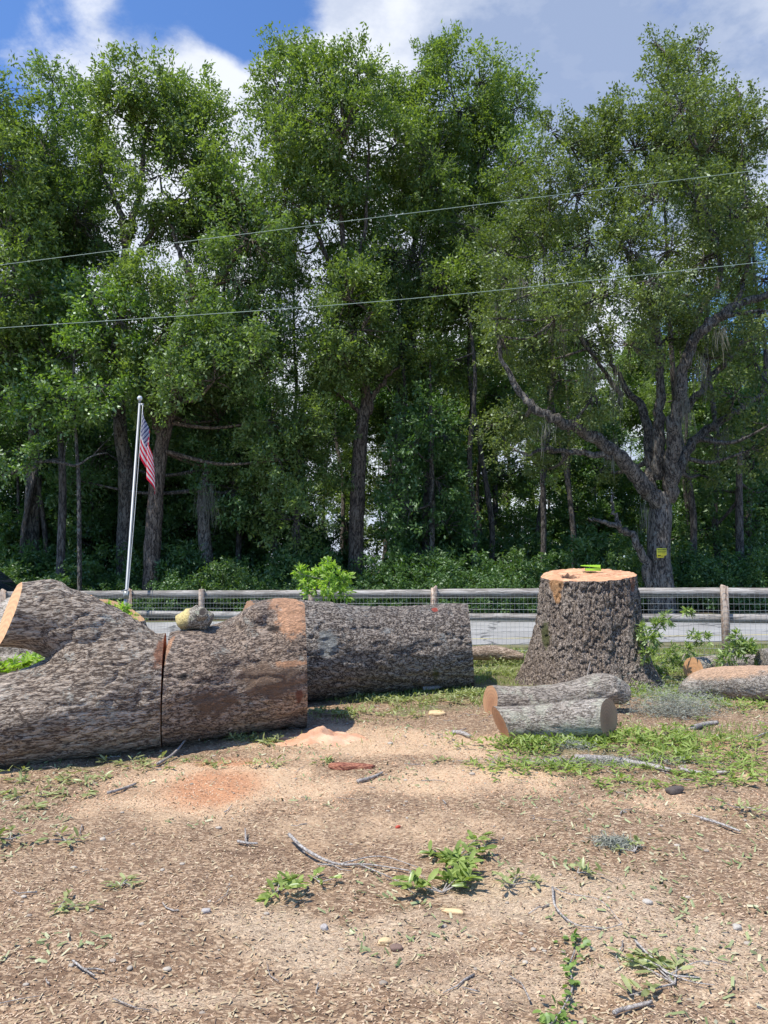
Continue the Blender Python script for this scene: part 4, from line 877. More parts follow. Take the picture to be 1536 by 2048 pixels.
tree('understorey_tree', TB(430, d), ([TB(430, d)]+tl([(410, 1080), (408, 980), (425, 900)], d), [.26, .24, .20, .08]), [],
     BL([(420, 900, 55), (480, 900, 50), (360, 900, 40), (470, 980, 60), (390, 1000, 36), (200, 900, 50), (150, 960, 45)], d+1.4, s=11, dj=1.),
     'moss-draped grey trunk with dark leaves left of centre', lm=L_dark, bm_=B_grey, seed=11, moss=[(P(415, 960, 26.4), 1.6, .18), (P(430, 985, 26.5), 1.0, .15)])
tree('understorey_tree', TB(1480, d), ([TB(1480, d)]+tl([(1478, 1000), (1482, 900), (1490, 850)], d), [.16, .13, .09, .04]), [],
     BL([(1490, 930, 45), (1540, 980, 50), (1440, 980, 40), (1500, 1040, 50), (1410, 1060, 36), (1540, 880, 50)], d+2, s=12, dj=1.),
     'dark small tree behind the live oak near the right edge', lm=L_dark, bm_=B_dark, seed=12)
# the pale sapling with a dead limb at left
d = 25.
sap = empty('slender_snag', tuple(TB(163, d)), 'slim pale bare trunk with a long dead limb at left', 'dead tree'); base = np.array(sap.location)
mb = MB(); mb.tube(spline([TB(163, d)]+tl([(158, 1000), (155, 920), (150, 850), (147, 760), (150, 700)], d), 6)-base, np.linspace(.08, .03, 31), 9, True, .1); link('trunk', mb.mesh(True), B_grey, sap)
mb = MB(); lp = spline(tl([(-40, 985), (0, 958), (40, 938), (85, 923), (125, 926), (152, 931), (185, 912), (215, 905)], d-.1), 5)-base; mb.tube(lp, np.r_[np.linspace(.09, .045, 25), np.linspace(.045, .012, len(lp)-25)], 9, True, .12)
for a in ([(78, 925), (60, 912)], [(128, 925), (132, 890), (143, 870)], [(78, 922), (76, 880), (78, 850)], [(185, 912), (205, 890), (225, 870)], [(100, 924), (110, 912)]): s2 = spline(tl(a, d-.1), 4)-base; mb.tube(s2, np.linspace(.022, .006, len(s2)), 5, False)
link('dead_limb', mb.mesh(True), B_grey, sap)

# ------------------------------------------------------------------ the wood behind: a few slender trees, copied
def proto_tree(kind, seed):
    r = np.random.default_rng(seed); H = r.uniform(14, 17); name = 'pine_tree' if kind == 'pine' else 'wood_tree'
    tp = [np.array([0, 0, -.1])]; 
    for k in range(1, 6): tp.append(tp[-1]+np.array([r.normal()*.22, r.normal()*.22, H/5]))
    bl = []
    for k in range(9 if kind != 'pine' else 8):
        z = H*(r.uniform(.32, 1.0) if kind != 'pine' else r.uniform(.62, 1.02)); a = r.uniform(0, 6.28); q_ = r.uniform(.3, 1.9)*(1.15-z/H*.55)
        c = np.array([np.cos(a)*q_, np.sin(a)*q_, z]); s_ = r.uniform(.7, 1.35); bl.append((c, (s_, s_, s_*.8)))
    return tree(name, (0, 0, 0), (tp, ([.12, .11, .10, .08, .05, .02] if kind == 'pine' else [.14, .12, .10, .08, .06, .03])), [], bl, 'x', 'tree', lm=(L_pale if kind != 'dark' else L_dark), bm_=B_dark, seed=seed, leaf=(.20, .07) if kind != 'pine' else (.26, .03), per=24, twig=.25, dens=.85)
def bushy(seed):
    r = np.random.default_rng(seed); bl = []
    for k in range(15):
        z = r.uniform(.8, 8.5); a = r.uniform(0, 6.28); q_ = r.uniform(.2, 2.0)*(1.15-z/12); s_ = r.uniform(.75, 1.3); bl.append((np.array([np.cos(a)*q_, np.sin(a)*q_, z]), (s_, s_, s_*.8)))
    return tree('wood_tree', (0, 0, 0), ([np.array([0, 0, -.1]), np.array([.1, 0, 4.]), np.array([0, .2, 8.])], [.10, .08, .03]), [], bl, 'x', 'tree', lm=L_dark, bm_=B_dark, seed=seed, leaf=(.19, .085), per=30, twig=.2, dens=1.)
def fulltree(seed):
    r = np.random.default_rng(seed); bl = []
    for k in range(26):
        z = r.uniform(3.0, 15.5); a = r.uniform(0, 6.28); q_ = r.uniform(.3, 3.2)*(1.2-z/17); s_ = r.uniform(.9, 1.5); bl.append((np.array([np.cos(a)*q_, np.sin(a)*q_, z]), (s_, s_, s_*.8)))
    return tree('wood_tree', (0, 0, 0), ([np.array([0, 0, -.1]), np.array([.1, 0, 7.]), np.array([0, .2, 15.])], [.18, .13, .04]), [], bl, 'x', 'tree', lm=L_oak2, bm_=B_dark, seed=seed, leaf=(.20, .09), per=28, twig=.2, dens=.8)
protos = [proto_tree('pale', 201), proto_tree('dark', 202), proto_tree('pine', 203), proto_tree('pale', 204), bushy(205), fulltree(206)]
labs = {0: ('slender sunlit tree in the wood behind the front oaks', 'slender trees in the wood behind'), 1: ('slender dark-leaved tree in the wood behind the front oaks', 'dark slender trees in the wood behind'),
        2: ('thin-trunked pine in the wood behind the front oaks', 'thin pines in the wood behind'), 3: ('slender sunlit tree in the wood behind the front oaks', 'slender trees in the wood behind'),
        4: ('low bushy dark tree just inside the wood edge', 'bushy dark trees at the wood edge'),
        5: ('full-crowned green tree filling the gap between front oaks', 'full-crowned trees of the second row')}
spots = [(-60, 36, 0), (20, 40, 1), (55, 33, 2), (82, 34, 2), (130, 44, 0), (195, 38, 1), (270, 46, 3), (345, 37, 1), (372, 48, 0), (440, 36, 1), (475, 45, 3), (530, 38, 1), (560, 52, 0), (610, 42, 1), (665, 50, 3), (690, 38, 2),
         (760, 36, 1), (790, 52, 2), (830, 44, 0), (905, 50, 3), (940, 33, 2), (975, 36, 1), (1010, 48, 0), (1052, 54, 3), (1080, 34, 2), (1145, 38, 2), (1180, 50, 0), (1240, 44, 3), (1280, 54, 2), (1375, 33, 2), (1400, 50, 0), (1440, 38, 1), (1500, 36, 2), (1540, 46, 3), (1580, 36, 1)]
spots += [(px, dd_, k) for px, dd_, k in zip(range(-40, 1640, 62), [62, 70, 66, 74, 64, 72]*6, [0, 3, 0, 2, 3]*7)]
spots += [(px, dd_, 4) for px, dd_ in ((-40, 31), (30, 30), (100, 32), (180, 30.5), (250, 33), (320, 31), (390, 33), (450, 31), (510, 32), (850, 33), (930, 40), (1100, 46), (1190, 40), (1430, 34), (1500, 32), (1560, 31), (1330, 44))]
spots += [(px, dd_, 2) for px, dd_ in ((862, 29.5), (940, 28.5), (978, 30), (1082, 28), (1147, 29.5), (1376, 28), (1445, 29), (1500, 28.5), (792, 29), (555, 29), (470, 29.5), (55, 28.5), (82, 29))]
spots += [(px, dd_, 5) for px, dd_ in ((-30, 38), (130, 40), (300, 39), (440, 41), (690, 41), (800, 38), (890, 42), (990, 38), (1130, 45), (1300, 46), (1400, 38), (1520, 41))]
slim = {(862, 29.5): 'slim trunk rising midway between the tall bare trunk and the live oak limb', (940, 28.5): 'slim straight dark trunk above the gap between rear log and stump', (978, 30): 'slim trunk just right of the one above the rear log end',
        (1082, 28): 'slim trunk directly above the left edge of the stump', (1147, 29.5): 'slim trunk above the stump top, left of the dead stub', (1376, 28): 'slim trunk immediately right of the live oak trunk',
        (1445, 29): 'slim trunk above the right brown fence post', (1500, 28.5): 'rightmost slim trunk at the wood edge', (792, 29): 'slim trunk immediately right of the tall bare trunk', (555, 29): 'slim trunk left of the bright young tree',
        (470, 29.5): 'slim trunk right of the moss-draped grey trunk', (55, 28.5): 'leftmost slim trunk at the wood edge', (82, 29): 'second slim trunk from the left at the wood edge'}
used = set(); rs = np.random.default_rng(55)
for px, dd_, k in spots:
    o = protos[k] if k not in used else copy_tree(protos[k]); used.add(k)
    p = TB(px, dd_); o.location = tuple(p); o.rotation_euler = (0, 0, rs.uniform(0, 6.28)); s_ = rs.uniform(.85, 1.15)*(.86 if dd_ > 60 else .95); o.scale = (s_*1.05, s_*1.05, s_)
    o['label'], o['group'] = labs[k]
    if (px, dd_) in slim: o['label'] = slim[(px, dd_)]; o['group'] = 'slim trunks at the wood edge'

# undergrowth shrubs along the wood edge
def proto_shrub(seed, lm, leaf=(.13, .06), h=1.):
    r = np.random.default_rng(seed); bl = []
    for k in range(9):
        a = r.uniform(0, 6.28); q_ = r.uniform(0, 1.2); z = r.uniform(.3, 1.9)*h; s_ = r.uniform(.45, .8); bl.append((np.array([np.cos(a)*q_, np.sin(a)*q_*.7, z]), (s_, s_, s_*.85)))
    o = empty('shrub', (0, 0, 0), 'x', 'shrub'); V, q, tint, Cs, ow = crown(bl, 1.3, leaf, r, .26, 30, .25, seed=seed, inner=.3)
    mb = MB()
    for c in Cs[::5]: mb.tube(np.array([[c[0]*.2, c[1]*.2, 0], c*np.array([.6, .6, .5]), c]), [.02, .014, .005], 4, False)
    link('stems', mb.mesh(), B_dark, o); link('foliage', mk(V, [q], False, {'tint': ('FACE', tint)}), lm, o); return o
L_shr = leafmat('bright_shrub_leaves', (.045, .10, .022), (.14, .22, .055), None, .42, 0.060)
sh = [proto_shrub(301, L_dark), proto_shrub(302, L_shr), proto_shrub(303, L_dark, (.20, .05), 1.15)]
sl_ = {0: 'dark leafy shrub in the undergrowth beyond the road', 1: 'brighter green shrub in the undergrowth beyond the road', 2: 'tall long-leaved shrub in the undergrowth beyond the road'}
kinds = [1, 1, 0, 1, 0, 2, 0, 1, 0, 2, 0, 0, 2, 2, 0, 2, 2, 0, 1, 0, 2, 0, 1, 2, 0, 2, 0, 0]; used = set()
for row, (dd_, sc_) in enumerate(((25.2, .72), (26.8, .95), (31, 1.25))):
    for k, px in enumerate(np.linspace(-70, 1610, 24 if row < 2 else 16)):
        kd = kinds[(k+row*3) % 28] if row else kinds[k % 28]; px = px+rs.uniform(-18, 18)
        if row == 0 and kd == 2: kd = 0
        o = sh[kd] if kd not in used else copy_tree(sh[kd]); used.add(kd); o.location = tuple(TB(px, dd_+rs.uniform(-.4, .4))); s_ = sc_*rs.uniform(.8, 1.2)
        o.rotation_euler = (0, 0, rs.uniform(0, 6.28)); o.scale = (s_*1.05, s_*1.05, s_); tag(o, sl_[kd], None, {0: 'dark shrubs beyond the road', 1: 'bright shrubs beyond the road', 2: 'long-leaved shrubs beyond the road'}[kd])

# ------------------------------------------------------------------ ground litter: everything loose on the yard
rl = np.random.default_rng(91)
def scatter(n, y0, y1, pw=1.6, xm=.62):
    y = y0+(y1-y0)*rl.random(n)**pw; x = rl.uniform(-1, 1, n)*(y*xm+.3); return x, y
def flakes(n, y0, y1, ln, wd, lift, mat, name, label, pw=1.6, keep=None, tilt=.35):
    x, y = scatter(n, y0, y1, pw)
    if keep is not None: k = keep(x, y); x, y = x[k], y[k]
    n = len(x); z = ground_z(x, y)+lift; a = rl.uniform(0, 6.28, n)
    D = unit(np.stack([np.cos(a), np.sin(a), rl.normal(0, tilt, n)], 1)); Nn = unit(np.stack([rl.normal(0, tilt, n), rl.normal(0, tilt, n), np.ones(n)], 1))
    S = unit(np.cross(D, Nn)); l_ = rl.uniform(*ln, n); w_ = rl.uniform(*wd, n); C = np.stack([x, y, z], 1); up = unit(np.cross(S, D))
    up = np.where(up[:, 2:] < 0, -up, up); h = w_*.22
    A = [C-D*(l_*.5)[:, None]-S*(w_*.35)[:, None], C-D*(l_*.4)[:, None]+S*(w_*.5)[:, None], C+D*(l_*.5)[:, None]+S*(w_*.3)[:, None], C+D*(l_*.42)[:, None]-S*(w_*.5)[:, None], C+up*h[:, None]]
    V = np.stack(A, 1).reshape(-1, 3); b0 = (np.arange(n)*5)[:, None]
    T = np.concatenate([b0+np.array(f) for f in ((0, 1, 4), (1, 2, 4), (2, 3, 4), (3, 0, 4))])
    o = link(name, mk(V, [T], False, {'tint': ('FACE', np.tile(rl.random(n), 4))}), mat); return tag(o, label, None, None, 'stuff')
def tintmat(name, c0, c1, c2=None, rough=.85):
    m, t, b, o = newmat(name); at = N(t, 'ShaderNodeAttribute', attribute_name='tint').outputs['Fac']
    c = MIX(t, at, c0, c1)
    if c2: c = MIX(t, MR(t, at, .8, .82), c, c2)
    L(t, c, b.inputs['Base Color']); b.inputs['Roughness'].default_value = rough; return m
flakes(65000, 2.4, 9.5, (.005, .019), (.003, .008), .003, tintmat('bleached_chips', (.34, .215, .13), (.70, .53, .37), (.18, .11, .07)), 'wood_chips', 'pale wood chips strewn thickly over the bare yard', 1.35, lambda x, y: rl.random(len(x)) < .25+.9*sstep(.35, .6, fbm(np.stack([x, y, x*0], 1), 2.2, 4, 123)))
flakes(13000, 2.4, 11, (.010, .034), (.004, .011), .006, tintmat('dry_leaf_bits', (.36, .27, .15), (.60, .50, .33), (.22, .14, .09)), 'dry_leaf_litter', 'dry tan leaf fragments over the yard', 1.5)
flakes(30000, 5.0, 9.5, (.006, .018), (.004, .010), .003, tintmat('sawdust_curls', (.50, .26, .13), (.78, .52, .34)), 'sawdust_curls', 'orange and peach sawdust curls around the logs', 1., lambda x, y: gsample(msaw, x, y) > .3)
m_green = tintmat('scattered_green_leaf', (.14, .18, .06), (.36, .39, .19), (.48, .45, .28), .5)
flakes(8500, 2.5, 9.5, (.018, .055), (.006, .016), .010, m_green, 'scattered_green_leaves', 'loose green leaves scattered over the yard', 1.,
       lambda x, y: fbm(np.stack([x, y, x*0], 1), 1.7, 3, 88)+.12*sstep(4.2, 7.5, y)+.05*(x > .6) > .60, .5)
# stones
n = 300; x, y = scatter(n, 2.5, 8, 1.2); bm = bmesh.new(); bmesh.ops.create_icosphere(bm, subdivisions=2, radius=1); sv = np.array([v.co[:] for v in bm.verts]); sf = np.array([[v.index for v in f.verts] for f in bm.faces]); bm.free()
VV = []; FF = []
for k in range(n):
    s_ = rl.uniform(.004, .013)*(1 if rl.random() > .06 else 1.8); v_ = sv*(1+.5*(vn(sv*1.7+k*3.1, 1., k)-.5))[:, None]*np.array([s_*rl.uniform(.9, 1.6), s_, s_*.6])
    VV.append(v_+np.array([x[k], y[k], float(ground_z(x[k], y[k])[0])+s_*.25])); FF.append(sf+k*len(sv))
o = link('pebbles', mk(np.concatenate(VV), [np.concatenate(FF)], True, {'tint': ('FACE', np.repeat(rl.random(n), len(sf)))}), tintmat('limestone_pebble', (.28, .23, .18), (.48, .42, .34))); tag(o, 'small pale pebbles scattered over the bare yard', None, None, 'stuff')

# grass blades
def grass(n, fn, hmin, hmax, mat, name, label, y0=6.6, y1=14.5, xm=.62):
    x = rl.uniform(-1, 1, n)*9; y = rl.uniform(y0, y1, n); k = (abs(x) < y*xm+.4) & (rl.random(n) < fn(x, y)); x, y = x[k], y[k]; n = len(x)
    z = ground_z(x, y)-.004; a = rl.uniform(0, 6.28, n); h = rl.uniform(hmin, hmax, n); lean = rl.uniform(.1, .9, n)
    D = unit(np.stack([np.cos(a)*lean, np.sin(a)*lean, np.ones(n)], 1)); C = np.stack([x, y, z], 1); V, q = leaf_quads(C, D, rsph(n, rl), h, np.full(n, .008))
    o = link(name, mk(V, [q], False, {'tint': ('FACE', rl.random(n))}), mat); return tag(o, label, None, None, 'stuff')
def gdens(x, y):
    g_ = gsample(mgrn, x, y); nn = fbm(np.stack([x, y, x*0], 1), 2.4, 3, 19); return np.clip(g_*1.0*sstep(.42, .62, nn+.10*g_), 0, 1)
grassm = leafmat('lawn_blade', (.13, .20, .04), (.34, .42, .12), None, .35, 0.030)
grass(120000, gdens, .03, .10, grassm, 'grass', 'patchy thin grass around the logs and stump')

TWIG = bark('twig_bark', (.16, .14, .12), (.36, .33, .30), (.55, .52, .48), 40., (1, 1, 1), 0, None, 0, (), .5, .004)
mb = MB(); x, y = scatter(900, 2.6, 9.5, .8)
for k in range(900):
    kx = x[k]; dens_ = .18+.8*sstep(.3, 1.5, kx)*sstep(5.2, 6.3, y[k])
    if rl.random() > dens_: continue
    a = rl.uniform(0, 6.28); l_ = rl.uniform(.04, .22); nb_ = 4; t_ = np.linspace(-.5, .5, nb_); W_ = np.stack([kx+np.cos(a)*l_*t_+rl.normal(0, .008, nb_), y[k]+np.sin(a)*l_*t_+rl.normal(0, .008, nb_)], 1)
    zt_ = ground_z(W_[:, 0], W_[:, 1])+.008+np.abs(rl.normal(0, .006, nb_)); mb.tube(np.c_[W_, zt_], np.linspace(1, .5, nb_)*rl.uniform(.0015, .0045), 5, True)
tag(link('twig_litter', mb.mesh(True), TWIG), 'thin grey twigs littering the yard', None, None, 'stuff')
# leafy sprigs -------------------------------------------------------------
L_sprig = leafmat('fallen_oak_leaves', (.13, .19, .045), (.36, .44, .14), None, .35, 0.015, .3)
L_sprig2 = leafmat('limp_oak_leaves', (.19, .22, .085), (.42, .45, .22), None, .3, 0.015, .3)
L_lime = leafmat('sunlit_sprout_leaves', (.20, .32, .05), (.42, .56, .13), None, .45, 0.040)
TWIG = bark('twig_bark', (.16, .14, .12), (.36, .33, .30), (.55, .52, .48), 40., (1, 1, 1), 0, None, 0, (), .5, .004)
def sprig_arrays(c, n, spread, lnr, r, up=.35, ntw=4, flat=.45):
    Cs, Ds, Nn = [], [], []; tubes = []
    for k in range(ntw):
        a = r.uniform(0, 6.28); d0 = unit(np.array([np.cos(a), np.sin(a), up*r.uniform(.2, 1.2)])); l_ = spread*r.uniform(.5, 1.1)
        e = c+d0*l_; md_ = (c+e)/2+np.array([0, 0, .12*l_*up]); tubes.append(np.array([c, md_, e])); m_ = max(3, n//ntw)
        for q_ in range(m_):
            t_ = r.uniform(.15, 1.0)**.7; p = c*(1-t_)+e*t_+np.array([0, 0, .3*l_*up*t_*(1-t_)])
            aa = r.uniform(0, 6.28); dr = unit(d0*.7+np.array([np.cos(aa), np.sin(aa), r.uniform(-flat*.5, flat)])*.9)
            Cs.append(p); Ds.append(dr); Nn.append(unit(np.array([r.normal()*.4, r.normal()*.4, 1])))
    n_ = len(Cs); return np.array(Cs), np.array(Ds), np.array(Nn), r.uniform(lnr[0], lnr[1], n_), tubes
def sprig(name, px, py, n, spread, lnr, label, mat=None, seed=0, up=.35, ntw=4, cat='leafy sprig', d=None, z=None, wr=.32, group=None, stretch=None, flat=.45):
    r = np.random.default_rng(seed+500)
    if d is None: x, y = gp(px, py); zc = float(ground_z(x, y)[0])+.012
    else: p = P(px, py, d); x, y, zc = p
    C, D, Nn, l_, tb = sprig_arrays(np.zeros(3), n, spread, lnr, r, up, ntw, flat)
    if d is None: C[:, 2] = np.maximum(C[:, 2], .004)+.012*r.random(len(C))
    V, tri, qd = leaves_near(C, D, Nn, l_, l_*wr, .12)
    if d is None: V[:, 2] = np.maximum(V[:, 2], .001+.006*r.random(len(V)))
    m_ = mk(V, [tri, qd], False, {'tint': ('FACE', np.concatenate([np.tile(r.random(n_), k_) for n_, k_ in ((len(C), 4), (len(C), 2))]))})
    o = empty(name, (x, y, zc), label, cat, group)
    link('leaves', m_, mat or L_sprig, o)
    mb = MB()
    for s_ in tb: mb.tube(s_, [.004, .003, .0015], 5, False)
    link('twigs', mb.mesh(), TWIG, o)
    return o
sprig('leafy_sprig', 555, 1785, 51, 0.149, (0.047, 0.088), 'compact green leafy sprig on bare soil, left of the big foreground sprig', seed=1, ntw=5)
sprig('leafy_sprig', 915, 1720, 135, 0.276, (0.054, 0.094), 'largest dark green leafy sprig in the middle foreground', seed=2, ntw=7)
sprig('leafy_sprig', 885, 1785, 90, 0.196, (0.061, 0.106), 'glossy leafy sprig touching the near side of the largest sprig', seed=3, ntw=6)
sprig('leafy_sprig', 1025, 1775, 33, 0.161, (0.041, 0.075), 'small flat sprig right of the glossy foreground sprig', seed=4, mat=L_sprig2)
sprig('leafy_sprig', 1155, 1760, 21, 0.138, (0.041, 0.075), 'few pale leaves by the hooked bare twig', seed=5, mat=L_sprig2)
sprig('leafy_sprig', 1350, 1978, 45, 0.253, (0.054, 0.088), 'limp flattened sprig under the crossed twigs at lower right', seed=6, mat=L_sprig2, ntw=5, up=.1)
sprig('leafy_sprig', 1270, 1710, 18, 0.103, (0.041, 0.069), 'tiny bright sprig beside the grey moss tuft', seed=7, mat=L_sprig2)
sprig('leafy_sprig', 1470, 1620, 39, 0.230, (0.041, 0.075), 'olive sprig lying near the right edge', seed=8, mat=L_sprig2)
sprig('leafy_sprig', 130, 1690, 27, 0.161, (0.041, 0.075), 'flattened pale sprig at left on the bare soil', seed=9, mat=L_sprig2, up=.1)
sprig('leafy_sprig', 20, 1690, 27, 0.138, (0.054, 0.088), 'green sprig cut by the left edge', seed=10, mat=L_sprig2)
sprig('leafy_sprig', 120, 1820, 24, 0.138, (0.041, 0.075), 'limp sprig beside small white pebbles at lower left', seed=11, mat=L_sprig2, up=.1)
sprig('leafy_sprig', 245, 1770, 21, 0.103, (0.041, 0.062), 'pale curled leaves on bare soil in left foreground', seed=12, mat=L_sprig2, up=.1)
sprig('leafy_sprig', 640, 1765, 18, 0.092, (0.041, 0.062), 'three-leaved wilted sprig next to the compact green sprig', seed=13)
# sprouting branch standing on the rear log
so_ = sprig('leaf_heap', 30, 1350, 620, .50, (.07, .12), 'heap of bright green leaves seen through the fork', L_lime, 22, .6, 18, 'leaf heap', d=8.6, flat=.6)
def leafy_branch(name, stem, blobs, d, label, cat, mat, leaf, dens, seed, per=26, clr=.10):
    """a cut branch: bent stem, side twigs and loose leaf sprays (blobs given as px, py, radius in px, depth shift)"""
    r = np.random.default_rng(seed+900); st = [P(a[0], a[1], d) for a in stem]; o0 = st[0].copy(); o = empty(name, tuple(o0), label, cat)
    mb = MB(); sp = spline(np.array(st)-o0, 8); mb.tube(sp, np.linspace(.014, .004, len(sp)), 7, True, .1, 3)
    C, D, Nn, Ls = [], [], [], []
    for bx, by, br, dd_ in blobs:
        c = P(bx, by, d+dd_)-o0; R_ = br/F*d; n = int(dens*br*br/16)+4
        a = sp[int(np.argmin(np.linalg.norm(sp-c, axis=1)))]; mb.tube(spline([a, (a+c)/2+r.normal(size=3)*.02, c], 4), np.linspace(.006, .003, 5 if False else len(spline([a, a, c], 4))), 5, False)
        for k in range(n):
            dr = unit(r.normal(size=3)+np.array([0, 0, .5])); tip = c+dr*R_*r.uniform(.35, 1.1); b0_ = c+dr*R_*r.uniform(0, .3); mb.tube(np.array([b0_, (b0_+tip)/2+r.normal(size=3)*.01, tip]), [.003, .002, .001], 4, False)
            m_ = int(per*.5); t_ = r.uniform(.25, 1.08, m_); p = b0_+(tip-b0_)*t_[:, None]
            C.append(p); D.append(unit(dr*.9+r.normal(size=(m_, 3))*.62)); Nn.append(unit(r.normal(size=(m_, 3))*.6+np.array([0, 0, 1]))); Ls.append(r.uniform(leaf*.55, leaf*1.2, m_))
    C, D, Nn, Ls = map(np.concatenate, (C, D, Nn, Ls)); V, tri, qd = leaves_near(C, D, Nn, Ls, Ls*.26, .2); tn = r.random(len(C))
    link('stem', mb.mesh(True), TWIG, o); link('leaves', mk(V, [tri, qd], False, {'tint': ('FACE', np.concatenate([np.tile(tn, 4), np.tile(tn, 2)]))}), mat, o); return o
L_cut = leafmat('cutting_leaves', (.15, .22, .06), (.36, .44, .17), None, .4, .05)
leafy_branch('weed_clump', [(238, 1262), (238, 1240), (240, 1222)], [(225, 1225, 16, 0), (245, 1220, 18, 0), (262, 1235, 14, 0), (235, 1240, 20, 0), (215, 1215, 10, 0)], 9.3, 'sunlit weed clump at the foot of the flagpole', 'weeds', L_lime, .075, .4, 7)
leafy_branch('leafy_branch', [(640, 1210), (648, 1180), (655, 1150)], [(610, 1165, 24, 0), (640, 1155, 26, .1), (665, 1140, 20, 0), (685, 1165, 24, .1), (660, 1175, 26, -.1), (630, 1180, 22, 0), (690, 1190, 16, 0), (600, 1148, 14, 0), (655, 1128, 10, 0)], 10.25,
    'bright lime-green leafy branch standing up behind the rear log', 'leafy branch', L_lime, .095, .42, 1)
leafy_branch('cut_branch', [(1285, 1330), (1300, 1285), (1330, 1245), (1378, 1225)], [(1300, 1285, 26, 0), (1315, 1255, 20, 0), (1335, 1235, 14, 0), (1375, 1222, 12, 0), (1298, 1310, 24, 0), (1285, 1260, 14, .1)], 10.0,
    'airy pale green branch arching up against the right flank of the stump', 'cut branch', L_cut, .09, .30, 2)
leafy_branch('cut_branch', [(1360, 1330), (1375, 1300), (1400, 1275), (1420, 1265)], [(1390, 1275, 18, 0), (1412, 1280, 14, 0), (1375, 1300, 18, 0), (1340, 1310, 22, 0), (1350, 1330, 22, 0)], 10.6,
    'low leafy branch with curled leaves left of the right fence post', 'cut branch', L_cut, .08, .30, 3)
leafy_branch('cut_branch', [(1450, 1340), (1465, 1305), (1485, 1280)], [(1465, 1300, 22, 0), (1490, 1295, 20, 0), (1475, 1275, 14, 0), (1505, 1310, 18, 0), (1450, 1320, 18, 0)], 10.0,
    'bushy green cutting over the round-ended log', 'cut branch', L_cut, .09, .36, 4)
# many small sprigs on the right: leafy slash nobody could count
def slash(spots_, name, label, mat, seed=0):
    r = np.random.default_rng(seed); C, D, Nn, Ls = [], [], [], []; mb = MB()
    for (px, py, n, sx, sy, spread, up) in spots_:
        cx, cy = gp(px, py)
        for k in range(int(n*3.3)):
            x = cx+r.normal()*sx; y = cy+r.normal()*sy; z = float(ground_z(x, y)[0])+.015
            c_, d_, n_, l_, tb = sprig_arrays(np.array([x, y, z]), r.integers(9, 22), spread*r.uniform(.6, 1.3), (.04, .085), r, up, 3, .5)
            C.append(c_); D.append(d_); Nn.append(n_); Ls.append(l_)
            for s_ in tb[:2]: mb.tube(s_, [.004, .003, .0015], 4, False)
    C = np.concatenate(C); D = np.concatenate(D); Nn = np.concatenate(Nn); Ls = np.concatenate(Ls)
    V, tri, qd = leaves_near(C, D, Nn, Ls, Ls*.25, .12); n = len(C); tn = r.random(n)
    nl = len(V); mb.add(V, [tri, qd])
    o = link(name, mk(V, [tri, qd], False, {'tint': ('FACE', np.concatenate([np.tile(tn, 4), np.tile(tn, 2)]))}), mat); tag(o, label, None, None, 'stuff')
    return o
slash([(1050, 1500, 14, .22, .12, .16, .5), (1150, 1490, 12, .3, .1, .14, .4), (1240, 1480, 14, .3, .15, .16, .5), (1330, 1490, 26, .35, .25, .16, .4), (1440, 1520, 16, .4, .22, .16, .3), (1230, 1370, 4, .12, .05, .12, .6),
       (1350, 1390, 34, .55, .35, .18, .6), (1120, 1540, 12, .35, .1, .14, .3), (1310, 1350, 24, .4, .35, .2, .7), (1450, 1420, 14, .5, .3, .16, .4), (1280, 1330, 14, .3, .4, .22, .9), (1480, 1330, 14, .5, .3, .2, .7), (1400, 1560, 12, .5, .2, .12, .2)],
      'leafy_slash', 'green leafy slash covering the ground right of the stump', L_sprig, 1)
slash([(1000, 1325, 50, .45, .5, .2, .8), (980, 1350, 12, .3, .3, .16, .7), (850, 1405, 16, .6, .1, .10, .5), (700, 1430, 10, .5, .1, .10, .5), (950, 1395, 10, .3, .1, .1, .5), (300, 1530, 6, .8, .08, .1, .2), (150, 1560, 3, .4, .1, .1, .2), (60, 1600, 3, .3, .2, .1, .1), (480, 1480, 6, .3, .06, .1, .2)],
      'leaf_tufts', 'short green tufts along the logs and between rear log and stump', L_sprig2, 2)
# ------------------------------------------------------------------ sticks, twigs, bits
def stick(name, pts, r0, r1, label, cat='stick', mat=TWIG, branches=(), lift=.02, rough=.15, flat=True):
    W = []
    for p in pts:
        x, y = gp(p[0], p[1]); W.append([x, y, float(ground_z(x, y)[0])+lift+(p[2] if len(p) > 2 else 0)])
    W = np.array(W); o = W[0].copy(); s = spline(W-o, 6); mb = MB(); mb.tube(s, np.linspace(r0, r1, len(s)), 7, True, rough, 3)
    for b_ in branches:
        B = []
        for p in b_:
            x, y = gp(p[0], p[1]); B.append([x, y, float(ground_z(x, y)[0])+lift+(p[2] if len(p) > 2 else 0)])
        s = spline(np.array(B)-o, 5); mb.tube(s, np.linspace(r1*1.3, r1*.6, len(s)), 6, True, rough, 5)
    q = link(name, mb.mesh(True), mat, None, tuple(o)); return tag(q, label, cat)
stick('twig', [(578, 1682, .03), (610, 1712, .02), (670, 1730), (740, 1732), (830, 1745)], .011, .003, 'long grey forked twig left of the largest leafy sprig', 'twig', branches=[[(680, 1730), (760, 1722, .02), (840, 1740)], [(720, 1733), (790, 1760), (830, 1790)], [(610, 1712), (590, 1700, .05)]])
stick('twig', [(1105, 1785), (1112, 1830), (1150, 1862), (1205, 1872)], .006, .002, 'hooked bare twig looping near the vine', 'twig', branches=[[(1105, 1785), (1140, 1812, .02), (1200, 1830, .02), (1245, 1868)], [(1245, 1868), (1215, 1873), (1160, 1878)]])
